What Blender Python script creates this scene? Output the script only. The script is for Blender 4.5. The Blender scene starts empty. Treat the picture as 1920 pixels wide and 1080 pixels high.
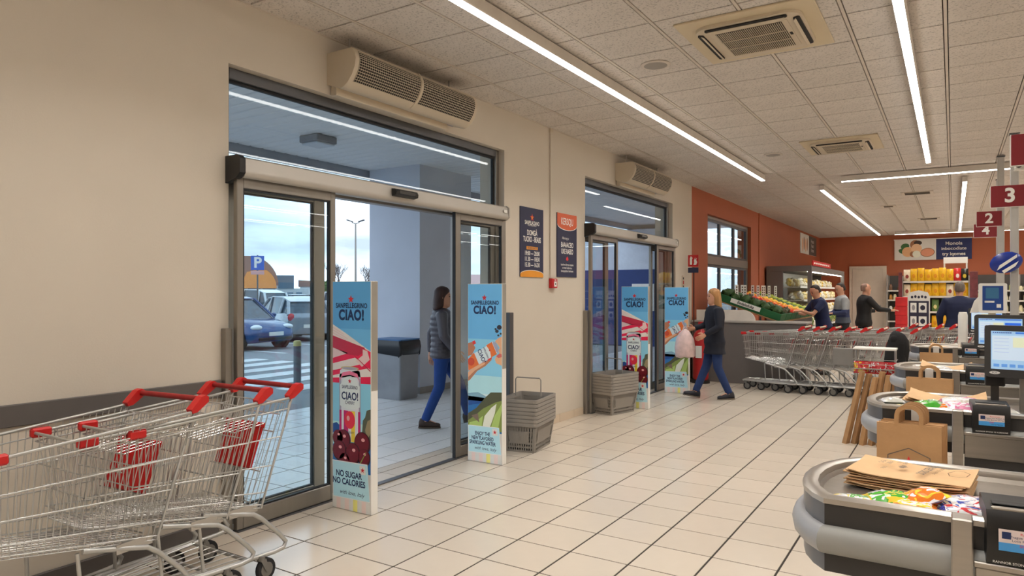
import bpy, math, random
from mathutils import Vector, Matrix
from math import sin, cos, pi, radians, atan2, sqrt

SC = bpy.context.scene
COL = SC.collection
random.seed(7)

# ------------------------------------------------------------------ camera
CAM_H = 1.6
YAW = math.atan(827 / 1294.0)
cam_data = bpy.data.cameras.new('camera')
cam_data.sensor_width = 36.0
cam_data.lens = 1294.0 * 36.0 / 1920.0
cam_data.shift_y = 8.0 / 1920.0
cam_data.clip_start = 0.05
cam_data.clip_end = 500
cam = bpy.data.objects.new('camera', cam_data)
cam.location = (0, 0, CAM_H)
cam.rotation_euler = (radians(90), 0, YAW)
COL.objects.link(cam)
SC.camera = cam

# ------------------------------------------------------------------ view
SC.view_settings.view_transform = 'Standard'
SC.view_settings.look = 'None'
SC.view_settings.gamma = 1.0
SC.view_settings.use_curve_mapping = False
SC.view_settings.exposure = 0.0
SC.cycles.use_denoising = True
SC.cycles.max_bounces = 7
SC.cycles.diffuse_bounces = 4
SC.cycles.glossy_bounces = 3
SC.cycles.transparent_max_bounces = 16
SC.cycles.sample_clamp_indirect = 6.0
SC.cycles.blur_glossy = 0.5
SC.cycles.caustics_reflective = False
SC.cycles.caustics_refractive = False

# ------------------------------------------------------------------ world: bright overcast sky
SKY = 2.4
world = bpy.data.worlds.new('overcast_sky')
SC.world = world
world.use_nodes = True
wn = world.node_tree
wn.nodes.clear()
w_out = wn.nodes.new('ShaderNodeOutputWorld')
w_bg = wn.nodes.new('ShaderNodeBackground')
w_tc = wn.nodes.new('ShaderNodeTexCoord')
w_map = wn.nodes.new('ShaderNodeMapping')
w_map.inputs['Scale'].default_value = (1.6, 1.6, 6.0)
w_noise = wn.nodes.new('ShaderNodeTexNoise')
w_noise.inputs['Scale'].default_value = 1.7
w_noise.inputs['Detail'].default_value = 6
w_noise.inputs['Roughness'].default_value = 0.55
w_ramp = wn.nodes.new('ShaderNodeValToRGB')
w_ramp.color_ramp.elements[0].position = 0.36
w_ramp.color_ramp.elements[0].color = (0.30, 0.375, 0.45, 1)
w_ramp.color_ramp.elements[1].position = 0.62
w_ramp.color_ramp.elements[1].color = (0.70, 0.84, 1.0, 1)
wn.links.new(w_tc.outputs['Generated'], w_map.inputs['Vector'])
wn.links.new(w_map.outputs['Vector'], w_noise.inputs['Vector'])
wn.links.new(w_noise.outputs['Fac'], w_ramp.inputs['Fac'])
wn.links.new(w_ramp.outputs['Color'], w_bg.inputs['Color'])
w_bg.inputs['Strength'].default_value = SKY
wn.links.new(w_bg.outputs['Background'], w_out.inputs['Surface'])

LED_STRENGTH = 11.0       # glow of the diffusers themselves
LED_WATT_M = 7.2        # downward light of each lamp, per metre
LED_SPREAD = 133.0       # louvred optics: no light sideways above this cone
LED_COLOR = (1.0, 0.96, 0.905)

# ------------------------------------------------------------------ materials
def lin(c):
    return tuple((x / 255 / 12.92) if x / 255 <= 0.04045 else ((x / 255 + 0.055) / 1.055) ** 2.4 for x in c[:3])

MATS = {}

def mat(name, rgb=None, rough=0.6, metal=0.0, var=0.06, scale=6.0, bump=0.0, bscale=None, spec=0.5, coat=0.0,
        emit=0.0, stretch=None, island=0.0, dots=0.0, dot_scale=60, alpha=1.0):
    """procedural material: base colour with noise variation, optional bump, speckle and per-piece tone"""
    if name in MATS:
        return MATS[name]
    m = bpy.data.materials.new(name)
    m.use_nodes = True
    nt = m.node_tree
    b = nt.nodes['Principled BSDF']
    c = lin(rgb)
    b.inputs['Roughness'].default_value = rough
    b.inputs['Metallic'].default_value = metal
    b.inputs['Specular IOR Level'].default_value = spec
    b.inputs['Coat Weight'].default_value = coat
    tc = nt.nodes.new('ShaderNodeTexCoord')
    vec = tc.outputs['Object']
    if stretch:
        mp = nt.nodes.new('ShaderNodeMapping')
        mp.inputs['Scale'].default_value = stretch
        nt.links.new(vec, mp.inputs['Vector'])
        vec = mp.outputs['Vector']
    nz = nt.nodes.new('ShaderNodeTexNoise')
    nz.inputs['Scale'].default_value = scale
    nz.inputs['Detail'].default_value = 4
    nt.links.new(vec, nz.inputs['Vector'])
    mr = nt.nodes.new('ShaderNodeMapRange')
    mr.inputs['From Min'].default_value = 0.3
    mr.inputs['From Max'].default_value = 0.7
    mr.inputs['To Min'].default_value = 1.0 - var
    mr.inputs['To Max'].default_value = 1.0 + var
    nt.links.new(nz.outputs['Fac'], mr.inputs['Value'])
    val = mr.outputs['Result']
    if island:
        geo = nt.nodes.new('ShaderNodeNewGeometry')
        oi = nt.nodes.new('ShaderNodeObjectInfo')
        ad = nt.nodes.new('ShaderNodeMath'); ad.operation = 'ADD'
        nt.links.new(geo.outputs['Random Per Island'], ad.inputs[0])
        nt.links.new(oi.outputs['Random'], ad.inputs[1])
        fr = nt.nodes.new('ShaderNodeMath'); fr.operation = 'FRACT'
        nt.links.new(ad.outputs[0], fr.inputs[0])
        m2 = nt.nodes.new('ShaderNodeMapRange')
        m2.inputs['To Min'].default_value = 1.0 - island
        m2.inputs['To Max'].default_value = 1.0 + island
        nt.links.new(fr.outputs[0], m2.inputs['Value'])
        mu = nt.nodes.new('ShaderNodeMath'); mu.operation = 'MULTIPLY'
        nt.links.new(val, mu.inputs[0]); nt.links.new(m2.outputs['Result'], mu.inputs[1])
        val = mu.outputs[0]
    if dots:
        n2 = nt.nodes.new('ShaderNodeTexNoise')
        n2.inputs['Scale'].default_value = dot_scale
        n2.inputs['Detail'].default_value = 2
        nt.links.new(tc.outputs['Object'], n2.inputs['Vector'])
        m3 = nt.nodes.new('ShaderNodeMapRange')
        m3.inputs['From Min'].default_value = 0.30
        m3.inputs['From Max'].default_value = 0.46
        m3.inputs['To Min'].default_value = 1.0 - dots
        m3.inputs['To Max'].default_value = 1.0
        nt.links.new(n2.outputs['Fac'], m3.inputs['Value'])
        mu = nt.nodes.new('ShaderNodeMath'); mu.operation = 'MULTIPLY'
        nt.links.new(val, mu.inputs[0]); nt.links.new(m3.outputs['Result'], mu.inputs[1])
        val = mu.outputs[0]
    mix = nt.nodes.new('ShaderNodeVectorMath'); mix.operation = 'SCALE'
    mix.inputs[0].default_value = c
    nt.links.new(val, mix.inputs['Scale'])
    nt.links.new(mix.outputs['Vector'], b.inputs['Base Color'])
    if bump:
        bp = nt.nodes.new('ShaderNodeBump')
        bp.inputs['Strength'].default_value = bump
        bp.inputs['Distance'].default_value = 0.01
        n3 = nt.nodes.new('ShaderNodeTexNoise')
        n3.inputs['Scale'].default_value = bscale or scale * 4
        n3.inputs['Detail'].default_value = 3
        nt.links.new(vec, n3.inputs['Vector'])
        nt.links.new(n3.outputs['Fac'], bp.inputs['Height'])
        nt.links.new(bp.outputs['Normal'], b.inputs['Normal'])
    if emit:
        b.inputs['Emission Color'].default_value = (*c, 1)
        b.inputs['Emission Strength'].default_value = emit
    MATS[name] = m
    return m

def emitter(name, rgb_lin, strength):
    if name in MATS:
        return MATS[name]
    m = bpy.data.materials.new(name)
    m.use_nodes = True
    nt = m.node_tree
    nt.nodes.clear()
    o = nt.nodes.new('ShaderNodeOutputMaterial')
    e = nt.nodes.new('ShaderNodeEmission')
    e.inputs['Color'].default_value = (*rgb_lin, 1)
    e.inputs['Strength'].default_value = strength
    nt.links.new(e.outputs[0], o.inputs['Surface'])
    MATS[name] = m
    return m

def glass(name, tint=(0.93, 0.97, 0.98), rough=0.0, boost=1.0):
    if name in MATS:
        return MATS[name]
    m = bpy.data.materials.new(name)
    m.use_nodes = True
    nt = m.node_tree
    nt.nodes.clear()
    o = nt.nodes.new('ShaderNodeOutputMaterial')
    t = nt.nodes.new('ShaderNodeBsdfTransparent')
    t.inputs['Color'].default_value = (*tint, 1)
    g = nt.nodes.new('ShaderNodeBsdfGlossy')
    g.inputs['Roughness'].default_value = rough
    geo = nt.nodes.new('ShaderNodeNewGeometry')
    dt = nt.nodes.new('ShaderNodeVectorMath'); dt.operation = 'DOT_PRODUCT'
    nt.links.new(geo.outputs['Normal'], dt.inputs[0]); nt.links.new(geo.outputs['Incoming'], dt.inputs[1])
    ab = nt.nodes.new('ShaderNodeMath'); ab.operation = 'ABSOLUTE'
    nt.links.new(dt.outputs['Value'], ab.inputs[0])
    sb = nt.nodes.new('ShaderNodeMath'); sb.operation = 'SUBTRACT'; sb.inputs[0].default_value = 1.0
    nt.links.new(ab.outputs[0], sb.inputs[1])
    pw = nt.nodes.new('ShaderNodeMath'); pw.operation = 'POWER'; pw.inputs[1].default_value = 5.0
    nt.links.new(sb.outputs[0], pw.inputs[0])
    f = nt.nodes.new('ShaderNodeMath'); f.operation = 'MULTIPLY_ADD'; f.inputs[1].default_value = 0.96; f.inputs[2].default_value = 0.04
    nt.links.new(pw.outputs[0], f.inputs[0])
    mx = nt.nodes.new('ShaderNodeMixShader')
    mu = nt.nodes.new('ShaderNodeMath'); mu.operation = 'MULTIPLY'; mu.use_clamp = True
    mu.inputs[1].default_value = boost
    nt.links.new(f.outputs[0], mu.inputs[0])
    nt.links.new(mu.outputs[0], mx.inputs['Fac'])
    nt.links.new(t.outputs[0], mx.inputs[1])
    nt.links.new(g.outputs[0], mx.inputs[2])
    nt.links.new(mx.outputs[0], o.inputs['Surface'])
    MATS[name] = m
    return m

# ------------------------------------------------------------------ mesh builder
class MB:
    def __init__(s, M=None):
        s.v = []; s.f = []; s.mi = []; s.m = 0; s.M = M or Matrix.Identity(4)
    def add(s, verts, faces, m=None):
        o = len(s.v)
        s.v += [tuple(s.M @ Vector(p)) for p in verts]
        s.f += [tuple(o + i for i in f) for f in faces]
        s.mi += [s.m if m is None else m] * len(faces)
        return s
    def box(s, x0, y0, z0, x1, y1, z1, m=None, b=0.0):
        if x0 > x1: x0, x1 = x1, x0
        if y0 > y1: y0, y1 = y1, y0
        if z0 > z1: z0, z1 = z1, z0
        if b <= 0:
            v = [(x, y, z) for z in (z0, z1) for y in (y0, y1) for x in (x0, x1)]
            f = [(0, 2, 3, 1), (4, 5, 7, 6), (0, 1, 5, 4), (2, 6, 7, 3), (0, 4, 6, 2), (1, 3, 7, 5)]
            return s.add(v, f, m)
        b = min(b, (x1 - x0) * .49, (y1 - y0) * .49, (z1 - z0) * .49)
        X = (x0, x1); Y = (y0, y1); Z = (z0, z1); sg = (1, -1)
        v = []; idx = {}
        for i in (0, 1):
            for j in (0, 1):
                for k in (0, 1):
                    p = (X[i], Y[j], Z[k]); q = (X[i] + sg[i] * b, Y[j] + sg[j] * b, Z[k] + sg[k] * b)
                    idx[i, j, k, 0] = len(v); v.append((p[0], q[1], q[2]))
                    idx[i, j, k, 1] = len(v); v.append((q[0], p[1], q[2]))
                    idx[i, j, k, 2] = len(v); v.append((q[0], q[1], p[2]))
        f = []
        I = idx
        for i in (0, 1):
            q = [I[i, 0, 0, 0], I[i, 1, 0, 0], I[i, 1, 1, 0], I[i, 0, 1, 0]]
            f.append(tuple(q if i else q[::-1]))
            q = [I[0, i, 0, 1], I[0, i, 1, 1], I[1, i, 1, 1], I[1, i, 0, 1]]
            f.append(tuple(q if i else q[::-1]))
            q = [I[0, 0, i, 2], I[1, 0, i, 2], I[1, 1, i, 2], I[0, 1, i, 2]]
            f.append(tuple(q if i else q[::-1]))
        for i in (0, 1):
            for j in (0, 1):
                q = [I[i, j, 0, 0], I[i, j, 1, 0], I[i, j, 1, 1], I[i, j, 0, 1]]
                f.append(tuple(q if i == j else q[::-1]))
                q = [I[i, 0, j, 0], I[i, 1, j, 0], I[i, 1, j, 2], I[i, 0, j, 2]]
                f.append(tuple(q[::-1] if i == j else q))
                q = [I[0, i, j, 1], I[1, i, j, 1], I[1, i, j, 2], I[0, i, j, 2]]
                f.append(tuple(q if i == j else q[::-1]))
                for k in (0, 1):
                    q = [I[i, j, k, 0], I[i, j, k, 1], I[i, j, k, 2]]
                    f.append(tuple(q if (i + j + k) % 2 else q[::-1]))
        return s.add(v, f, m)
    def tube(s, pts, r, n=6, m=None, cap=True, closed=False):
        pts = [Vector(p) for p in pts]
        k = len(pts)
        rs = r if isinstance(r, (list, tuple)) else [r] * k
        tang = []
        for i in range(k):
            a = pts[(i - 1) % k] if (closed or i > 0) else pts[i]
            c = pts[(i + 1) % k] if (closed or i < k - 1) else pts[i]
            t = (c - a)
            tang.append(t.normalized() if t.length > 1e-9 else Vector((0, 0, 1)))
        up = Vector((0, 0, 1)) if abs(tang[0].z) < 0.9 else Vector((1, 0, 0))
        nrm = (up - tang[0] * up.dot(tang[0])).normalized()
        v = []
        for i in range(k):
            t = tang[i]
            nrm = (nrm - t * nrm.dot(t))
            nrm = nrm.normalized() if nrm.length > 1e-6 else t.orthogonal().normalized()
            bn = t.cross(nrm)
            for j in range(n):
                a = 2 * pi * j / n
                v.append(pts[i] + (nrm * cos(a) + bn * sin(a)) * rs[i])
        f = []
        for i in range(k if closed else k - 1):
            i2 = (i + 1) % k
            for j in range(n):
                j2 = (j + 1) % n
                f.append((i * n + j, i * n + j2, i2 * n + j2, i2 * n + j))
        if cap and not closed:
            f.append(tuple(range(n))[::-1]); f.append(tuple((k - 1) * n + j for j in range(n)))
        return s.add(v, f, m)
    def loft(s, rings, m=None, cap=True, closed=True):
        n = len(rings[0]); v = [p for r in rings for p in r]; f = []
        for i in range(len(rings) - 1):
            for j in range(n if closed else n - 1):
                j2 = (j + 1) % n
                f.append((i * n + j, i * n + j2, (i + 1) * n + j2, (i + 1) * n + j))
        if cap:
            f.append(tuple(range(n))[::-1]); f.append(tuple((len(rings) - 1) * n + j for j in range(n)))
        return s.add(v, f, m)
    def lathe(s, prof, n=16, c=(0, 0, 0), m=None, cap=True, sx=1, sy=1):
        rings = [[(c[0] + sx * r * cos(2 * pi * j / n), c[1] + sy * r * sin(2 * pi * j / n), c[2] + z) for j in range(n)] for r, z in prof]
        return s.loft(rings, m, cap)
    def prism(s, poly, z0, z1, m=None, axis='z'):
        T = {'z': lambda a, b, h: (a, b, h), 'y': lambda a, b, h: (a, h, b), 'x': lambda a, b, h: (h, a, b)}[axis]
        n = len(poly)
        v = [T(a, b, z0) for a, b in poly] + [T(a, b, z1) for a, b in poly]
        f = [tuple(range(n))[::-1], tuple(range(n, 2 * n))]
        f += [(i, (i + 1) % n, n + (i + 1) % n, n + i) for i in range(n)]
        return s.add(v, f, m)
    def sphere(s, c, r, nu=10, nv=6, m=None):
        r = r if isinstance(r, (list, tuple)) else (r, r, r)
        v = [(c[0], c[1], c[2] - r[2])]
        for i in range(1, nv):
            a = -pi / 2 + pi * i / nv
            for j in range(nu):
                t = 2 * pi * j / nu
                v.append((c[0] + r[0] * cos(a) * cos(t), c[1] + r[1] * cos(a) * sin(t), c[2] + r[2] * sin(a)))
        v.append((c[0], c[1], c[2] + r[2]))
        f = []
        for j in range(nu):
            f.append((0, 1 + (j + 1) % nu, 1 + j))
        for i in range(nv - 2):
            for j in range(nu):
                a = 1 + i * nu; j2 = (j + 1) % nu
                f.append((a + j, a + j2, a + nu + j2, a + nu + j))
        t = len(v) - 1; a = 1 + (nv - 2) * nu
        for j in range(nu):
            f.append((a + j, a + (j + 1) % nu, t))
        return s.add(v, f, m)
    def quad(s, a, b, c, d, m=None):
        return s.add([a, b, c, d], [(0, 1, 2, 3)], m)
    def mesh(s, name, mats, smooth=None):
        me = bpy.data.meshes.new(name)
        me.from_pydata(s.v, [], s.f)
        for mt in (mats if isinstance(mats, (list, tuple)) else [mats]):
            me.materials.append(mt)
        me.polygons.foreach_set('material_index', s.mi)
        if smooth:
            me.polygons.foreach_set('use_smooth', [True] * len(s.f))
            me.set_sharp_from_angle(angle=radians(smooth))
        me.update()
        return me
    def build(s, name, mats, parent=None, smooth=None, loc=None, **tags):
        me = s.mesh(name, mats, smooth)
        return obj(name, me, parent, loc, **tags)

def obj(name, data, parent=None, loc=None, **tags):
    o = bpy.data.objects.new(name, data)
    COL.objects.link(o)
    if parent: o.parent = parent
    if loc: o.location = loc
    for k, v in tags.items():
        if v is not None: o[k] = v
    return o

def thing(name, label=None, category=None, loc=(0, 0, 0), rz=0.0, group=None, kind=None, parent=None):
    o = bpy.data.objects.new(name, None)
    o.empty_display_size = 0.1
    COL.objects.link(o)
    o.location = loc
    o.rotation_euler = (0, 0, rz)
    for k, v in (('label', label), ('category', category), ('group', group), ('kind', kind)):
        if v is not None: o[k] = v
    if parent: o.parent = parent
    return o

def copy_tree(o, parent=None, **tags):
    c = o.copy()
    COL.objects.link(c)
    c.parent = parent
    for k, v in tags.items():
        if v is not None: c[k] = v
    for ch in o.children:
        copy_tree(ch, c)
    return c

def arc(cx, cy, r, a0, a1, n):
    return [(cx + r * cos(radians(a0 + (a1 - a0) * i / n)), cy + r * sin(radians(a0 + (a1 - a0) * i / n))) for i in range(n + 1)]

def rrect(x0, y0, x1, y1, r, n=4):
    return (arc(x1 - r, y0 + r, r, -90, 0, n) + arc(x1 - r, y1 - r, r, 0, 90, n) +
            arc(x0 + r, y1 - r, r, 90, 180, n) + arc(x0 + r, y0 + r, r, 180, 270, n))

def text_mesh(body, size, bold=0.0, shear=0.0, xs=1.0, depth=0.0004, spacing=1.0, line=1.0):
    cu = bpy.data.curves.new('lettering', 'FONT')
    cu.body = body
    cu.size = size
    cu.align_x = 'CENTER'; cu.align_y = 'CENTER'
    cu.offset = bold * size
    cu.shear = shear
    cu.space_character = spacing
    cu.space_line = line
    cu.extrude = depth
    cu.resolution_u = 5
    o = bpy.data.objects.new('lettering', cu)
    me = bpy.data.meshes.new_from_object(o)
    bpy.data.objects.remove(o); bpy.data.curves.remove(cu)
    if xs != 1.0:
        for v in me.vertices: v.co.x *= xs
    return me

class Print:
    """flat print laid on a surface: origin at the lower left, u to the right, v up, outward normal n"""
    def __init__(s, origin, u, v):
        s.o = Vector(origin); s.u = Vector(u).normalized(); s.v = Vector(v).normalized(); s.n = s.u.cross(s.v)
        s.mb = MB(); s.mats = []
    def mi(s, m):
        if m not in s.mats: s.mats.append(m)
        return s.mats.index(m)
    def P(s, a, b, layer): return s.o + s.u * a + s.v * b + s.n * (0.0005 + 0.0003 * layer)
    def poly(s, pts, m, layer=0):
        v = [s.P(a, b, layer) for a, b in pts]
        s.mb.add(v, [tuple(range(len(v)))], s.mi(m)); return s
    def rect(s, a0, b0, a1, b1, m, layer=0): return s.poly([(a0, b0), (a1, b0), (a1, b1), (a0, b1)], m, layer)
    def ellipse(s, a, b, ra, rb, m, layer=0, n=20, rot=0.0, a0=0, a1=360):
        pts = []
        for i in range(n if a1 - a0 >= 360 else n + 1):
            t = radians(a0 + (a1 - a0) * i / n); x = ra * cos(t); y = rb * sin(t)
            pts.append((a + x * cos(rot) - y * sin(rot), b + x * sin(rot) + y * cos(rot)))
        return s.poly(pts, m, layer)
    def star(s, a, b, r, m, layer=0, k=0.42):
        return s.poly([(a + (r if i % 2 == 0 else r * k) * sin(pi * i / 5), b + (r if i % 2 == 0 else r * k) * cos(pi * i / 5)) for i in range(10)], m, layer)
    def text(s, body, a, b, size, m, layer=2, rot=0.0, **kw):
        me = text_mesh(body, size, depth=0.0, **kw)
        R = Matrix.Rotation(rot, 2)
        vs = []
        for q in me.vertices:
            p = R @ Vector((q.co.x, q.co.y))
            vs.append(s.P(a + p.x, b + p.y, layer))
        s.mb.add(vs, [tuple(f.vertices) for f in me.polygons], s.mi(m))
        bpy.data.meshes.remove(me); return s
    def build(s, name, parent, **tags):
        return s.mb.build(name, s.mats, parent, **tags)

def near_rank(x, y, z=0.0):
    """distance from the viewer's spot, and whether the piece lies inside the picture"""
    d = -sin(YAW) * x + cos(YAW) * y
    if d < 0.3: return None
    l = cos(YAW) * x + sin(YAW) * y
    u = 960 + 1294 * l / d; v = 548 - 1294 * (z - CAM_H) / d
    if not (-60 < u < 1980 and -60 < v < 1140): return None
    return d
# ================================================================== setting
WX = -4.1            # inner face of the left wall
CEIL = 3.58
BACK = 27.3
RIGHT = 9.0
FRONT = -4.5
S = dict(kind='structure')

m_tile = mat('floor_tile_beige', (210, 198, 182), rough=0.2, var=0.035, scale=2.5, island=0.035, spec=0.45, bump=0.03, bscale=30)
m_grout = mat('dark_grout', (50, 43, 37), rough=0.9)
m_wall = mat('beige_wall_paint', (208, 198, 183), rough=0.75, var=0.025, scale=1.2, bump=0.05, bscale=90)
m_orange = mat('orange_wall_paint', (176, 98, 67), rough=0.7, var=0.05, scale=1.0, bump=0.05, bscale=80)
m_ctile = mat('mineral_ceiling_tile', (210, 202, 194), rough=0.95, var=0.03, scale=3, dots=0.42, dot_scale=75, island=0.025)
m_tee = mat('ceiling_tee', (205, 194, 182), rough=0.6)
m_void = mat('ceiling_void', (40, 36, 32), rough=1.0)
m_darkgrey = mat('dark_grey_trim', (92, 87, 84), rough=0.55)
m_alu = mat('brushed_aluminium', (150, 145, 138), rough=0.38, metal=0.75, var=0.03, scale=20, stretch=(1, 1, 0.05))
m_alu_dark = mat('dark_aluminium', (98, 98, 100), rough=0.4, metal=0.6, var=0.03)
m_gasket = mat('black_rubber_gasket', (26, 27, 30), rough=0.6)
m_glass = glass('clear_door_glass')
m_black = mat('black_plastic', (27, 26, 26), rough=0.4)
m_white = mat('white_plastic', (232, 229, 222), rough=0.45)

# ---- floor with single tiles
TP = 0.381
TX0, TY0 = -3.134, 3.4

def tile_field(root_name, x0, x1, y0, y1, keep, zt=0.0, mtile=m_tile, mgrout=m_grout):
    base = MB().box(x0, y0, zt - 0.2, x1, y1, zt - 0.0025).build(root_name, mgrout, None, **S)
    g, gx = 0.009, 0.0115
    cells = []
    i0 = math.floor((x0 - TX0) / TP) - 1; i1 = math.ceil((x1 - TX0) / TP) + 1
    j0 = math.floor((y0 - TY0) / TP) - 1; j1 = math.ceil((y1 - TY0) / TP) + 1
    for i in range(i0, i1):
        for j in range(j0, j1):
            a, b = TX0 + i * TP, TY0 + j * TP
            ax, bx_, ay, by = max(a, x0), min(a + TP, x1), max(b, y0), min(b + TP, y1)
            if bx_ - ax < 0.02 or by - ay < 0.02: continue
            d = near_rank((ax + bx_) / 2, (ay + by) / 2, zt)
            cells.append((d if d is not None else 1e9, ax, ay, bx_, by))
    cells.sort()
    def slab(mb, ax, ay, bx_, by):
        c = 0.0012
        A = (ax + gx / 2, ay + g / 2, bx_ - gx / 2, by - g / 2)
        v = [(A[0], A[1], zt - 0.003), (A[2], A[1], zt - 0.003), (A[2], A[3], zt - 0.003), (A[0], A[3], zt - 0.003),
             (A[0] + c, A[1] + c, zt), (A[2] - c, A[1] + c, zt), (A[2] - c, A[3] - c, zt), (A[0] + c, A[3] - c, zt)]
        mb.add(v, [(4, 5, 6, 7), (0, 1, 5, 4), (1, 2, 6, 5), (2, 3, 7, 6), (3, 0, 4, 7)])
    meshes = {}
    rest = MB()
    n = 0
    for d, ax, ay, bx_, by in cells:
        if d < 1e8 and n < keep:
            key = (round(bx_ - ax, 3), round(by - ay, 3))
            if key not in meshes:
                mb = MB(); slab(mb, 0, 0, bx_ - ax, by - ay)
                for q in range(len(mb.v)): pass
                meshes[key] = mb.mesh('tile', mtile)
            obj('tile', meshes[key], base, (ax, ay, 0))
            n += 1
        else:
            slab(rest, ax, ay, bx_, by)
    rest.build('tile_field', mtile, base, kind='stuff')
    return base

floor = tile_field('floor', WX - 0.3, RIGHT, FRONT, BACK, 300)

# ---- ceiling with single mineral tiles and runners
CPX, CPY = 0.608, 0.597
CX0, CY0 = -1.263, 7.209
ceiling = MB().box(WX - 0.3, FRONT, CEIL + 0.02, RIGHT, BACK, CEIL + 0.25).build('ceiling', m_void, None, **S)
def ceiling_tiles(keep):
    cells = []
    holes = [(-1.74, -0.79, 4.93, 5.94), (-1.71, -0.79, 9.67, 10.66)]
    for i in range(-6, 18):
        for j in range(-21, 36):
            a, b = CX0 + i * CPX, CY0 + j * CPY
            ax, bx_, ay, by = max(a, WX), min(a + CPX, RIGHT), max(b, FRONT), min(b + CPY, BACK)
            if bx_ - ax < 0.05 or by - ay < 0.05: continue
            d = near_rank((ax + bx_) / 2, (ay + by) / 2, CEIL)
            cells.append((d if d is not None else 1e9, ax, ay, bx_, by))
    cells.sort()
    gx, gy, c = 0.033, 0.013, 0.002
    def slab(mb, ax, ay, bx_, by):
        A = (ax + gx / 2, ay + gy / 2, bx_ - gx / 2, by - gy / 2); zt = CEIL; zb = CEIL + 0.012
        v = [(A[0], A[1], zb), (A[2], A[1], zb), (A[2], A[3], zb), (A[0], A[3], zb),
             (A[0] + c, A[1] + c, zt), (A[2] - c, A[1] + c, zt), (A[2] - c, A[3] - c, zt), (A[0] + c, A[3] - c, zt)]
        mb.add(v, [(7, 6, 5, 4), (4, 5, 1, 0), (5, 6, 2, 1), (6, 7, 3, 2), (7, 4, 0, 3)])
    meshes = {}; rest = MB(); n = 0
    for d, ax, ay, bx_, by in cells:
        if d < 1e8 and n < keep:
            key = (round(bx_ - ax, 3), round(by - ay, 3))
            if key not in meshes:
                mb = MB(); slab(mb, 0, 0, bx_ - ax, by - ay)
                meshes[key] = mb.mesh('ceiling_tile', m_ctile)
            obj('ceiling_tile', meshes[key], ceiling, (ax, ay, 0)); n += 1
        else:
            slab(rest, ax, ay, bx_, by)
    rest.build('ceiling_tile_field', m_ctile, ceiling, kind='stuff')
    run = MB().box(-0.0105, FRONT, CEIL - 0.001, 0.0105, BACK, CEIL + 0.019).mesh('runner', m_tee)
    for i in range(-4, 17):
        obj('runner', run, ceiling, (CX0 + i * CPX, 0, 0))
    MB().box(WX, FRONT, CEIL - 0.004, WX + 0.022, BACK, CEIL + 0.018).build('wall_angle', m_tee, ceiling)
ceiling_tiles(300)

# ---- left wall (beige, two door openings), then the orange stretch with its window
T = 0.32
D1, D2 = (2.88, 6.26), (8.21, 11.59)
DTOP = 3.14
def wall_run(name, mt, segs):
    mb = MB()
    for y0, y1, z0, z1 in segs: mb.box(WX - T, y0, z0, WX, y1, z1)
    return mb.build(name, mt, None, **S)
H = CEIL + 0.02
wall_run('wall_left', m_wall, [(FRONT, D1[0], 0, H), (D1[0], D1[1], DTOP, H), (D1[1], D2[0], 0, H), (D2[0], D2[1], DTOP, H), (D2[1], 12.63, 0, H)])
WIN = (13.62, 17.1, 0.85, 3.16)
wl = wall_run('wall_left_orange', m_orange, [(12.63, WIN[0], 0, H), (WIN[0], WIN[1], 0, WIN[2]), (WIN[0], WIN[1], WIN[3], H), (WIN[1], BACK, 0, H)])
MB().box(WX, 17.86, 0, WX + 0.02, 18.0, CEIL).build('pilaster', m_orange, wl)
MB().box(WX - T, BACK, 0, RIGHT, BACK + 0.2, H).build('wall_back', m_orange, None, **S)
MB().box(RIGHT, FRONT, 0, RIGHT + 0.2, BACK, H).build('wall_right', m_wall, None, **S)
MB().box(WX - T, FRONT - 0.2, 0, RIGHT, FRONT, H).build('wall_front', m_wall, None, **S)

# bumper rail, dark plinth, beige tile skirting
MB().box(WX, FRONT, 0.905, WX + 0.022, 2.815, 1.02, b=0.004).build('trim_1', m_darkgrey, None, **S)
MB().box(WX, FRONT, 0.0, WX + 0.02, 2.80, 0.105, b=0.004).build('baseboard_left', m_darkgrey, None, **S)
bb = MB().box(WX, 6.345, 0.0, WX + 0.006, 8.13, 0.095).build('baseboard_middle', m_grout, None, **S)
sk = mat('skirting_tile', (206, 188, 165), rough=0.3, var=0.03, island=0.03)
y = 6.345
for k in range(5):
    y2 = min(y + TP, 8.13)
    MB().box(WX + 0.004, y + 0.002, 0.0, WX + 0.016, y2 - 0.002, 0.1, b=0.002).build('skirting_tile', sk, bb); y = y2
bb2 = MB().box(WX, 11.68, 0.0, WX + 0.006, 12.3, 0.095).build('baseboard_far', m_grout, None, **S)
for k in range(2):
    MB().box(WX + 0.004, 11.68 + k * 0.31 + 0.002, 0.0, WX + 0.016, 11.68 + (k + 1) * 0.31 - 0.002, 0.1, b=0.002).build('skirting_tile', sk, bb2)

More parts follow.
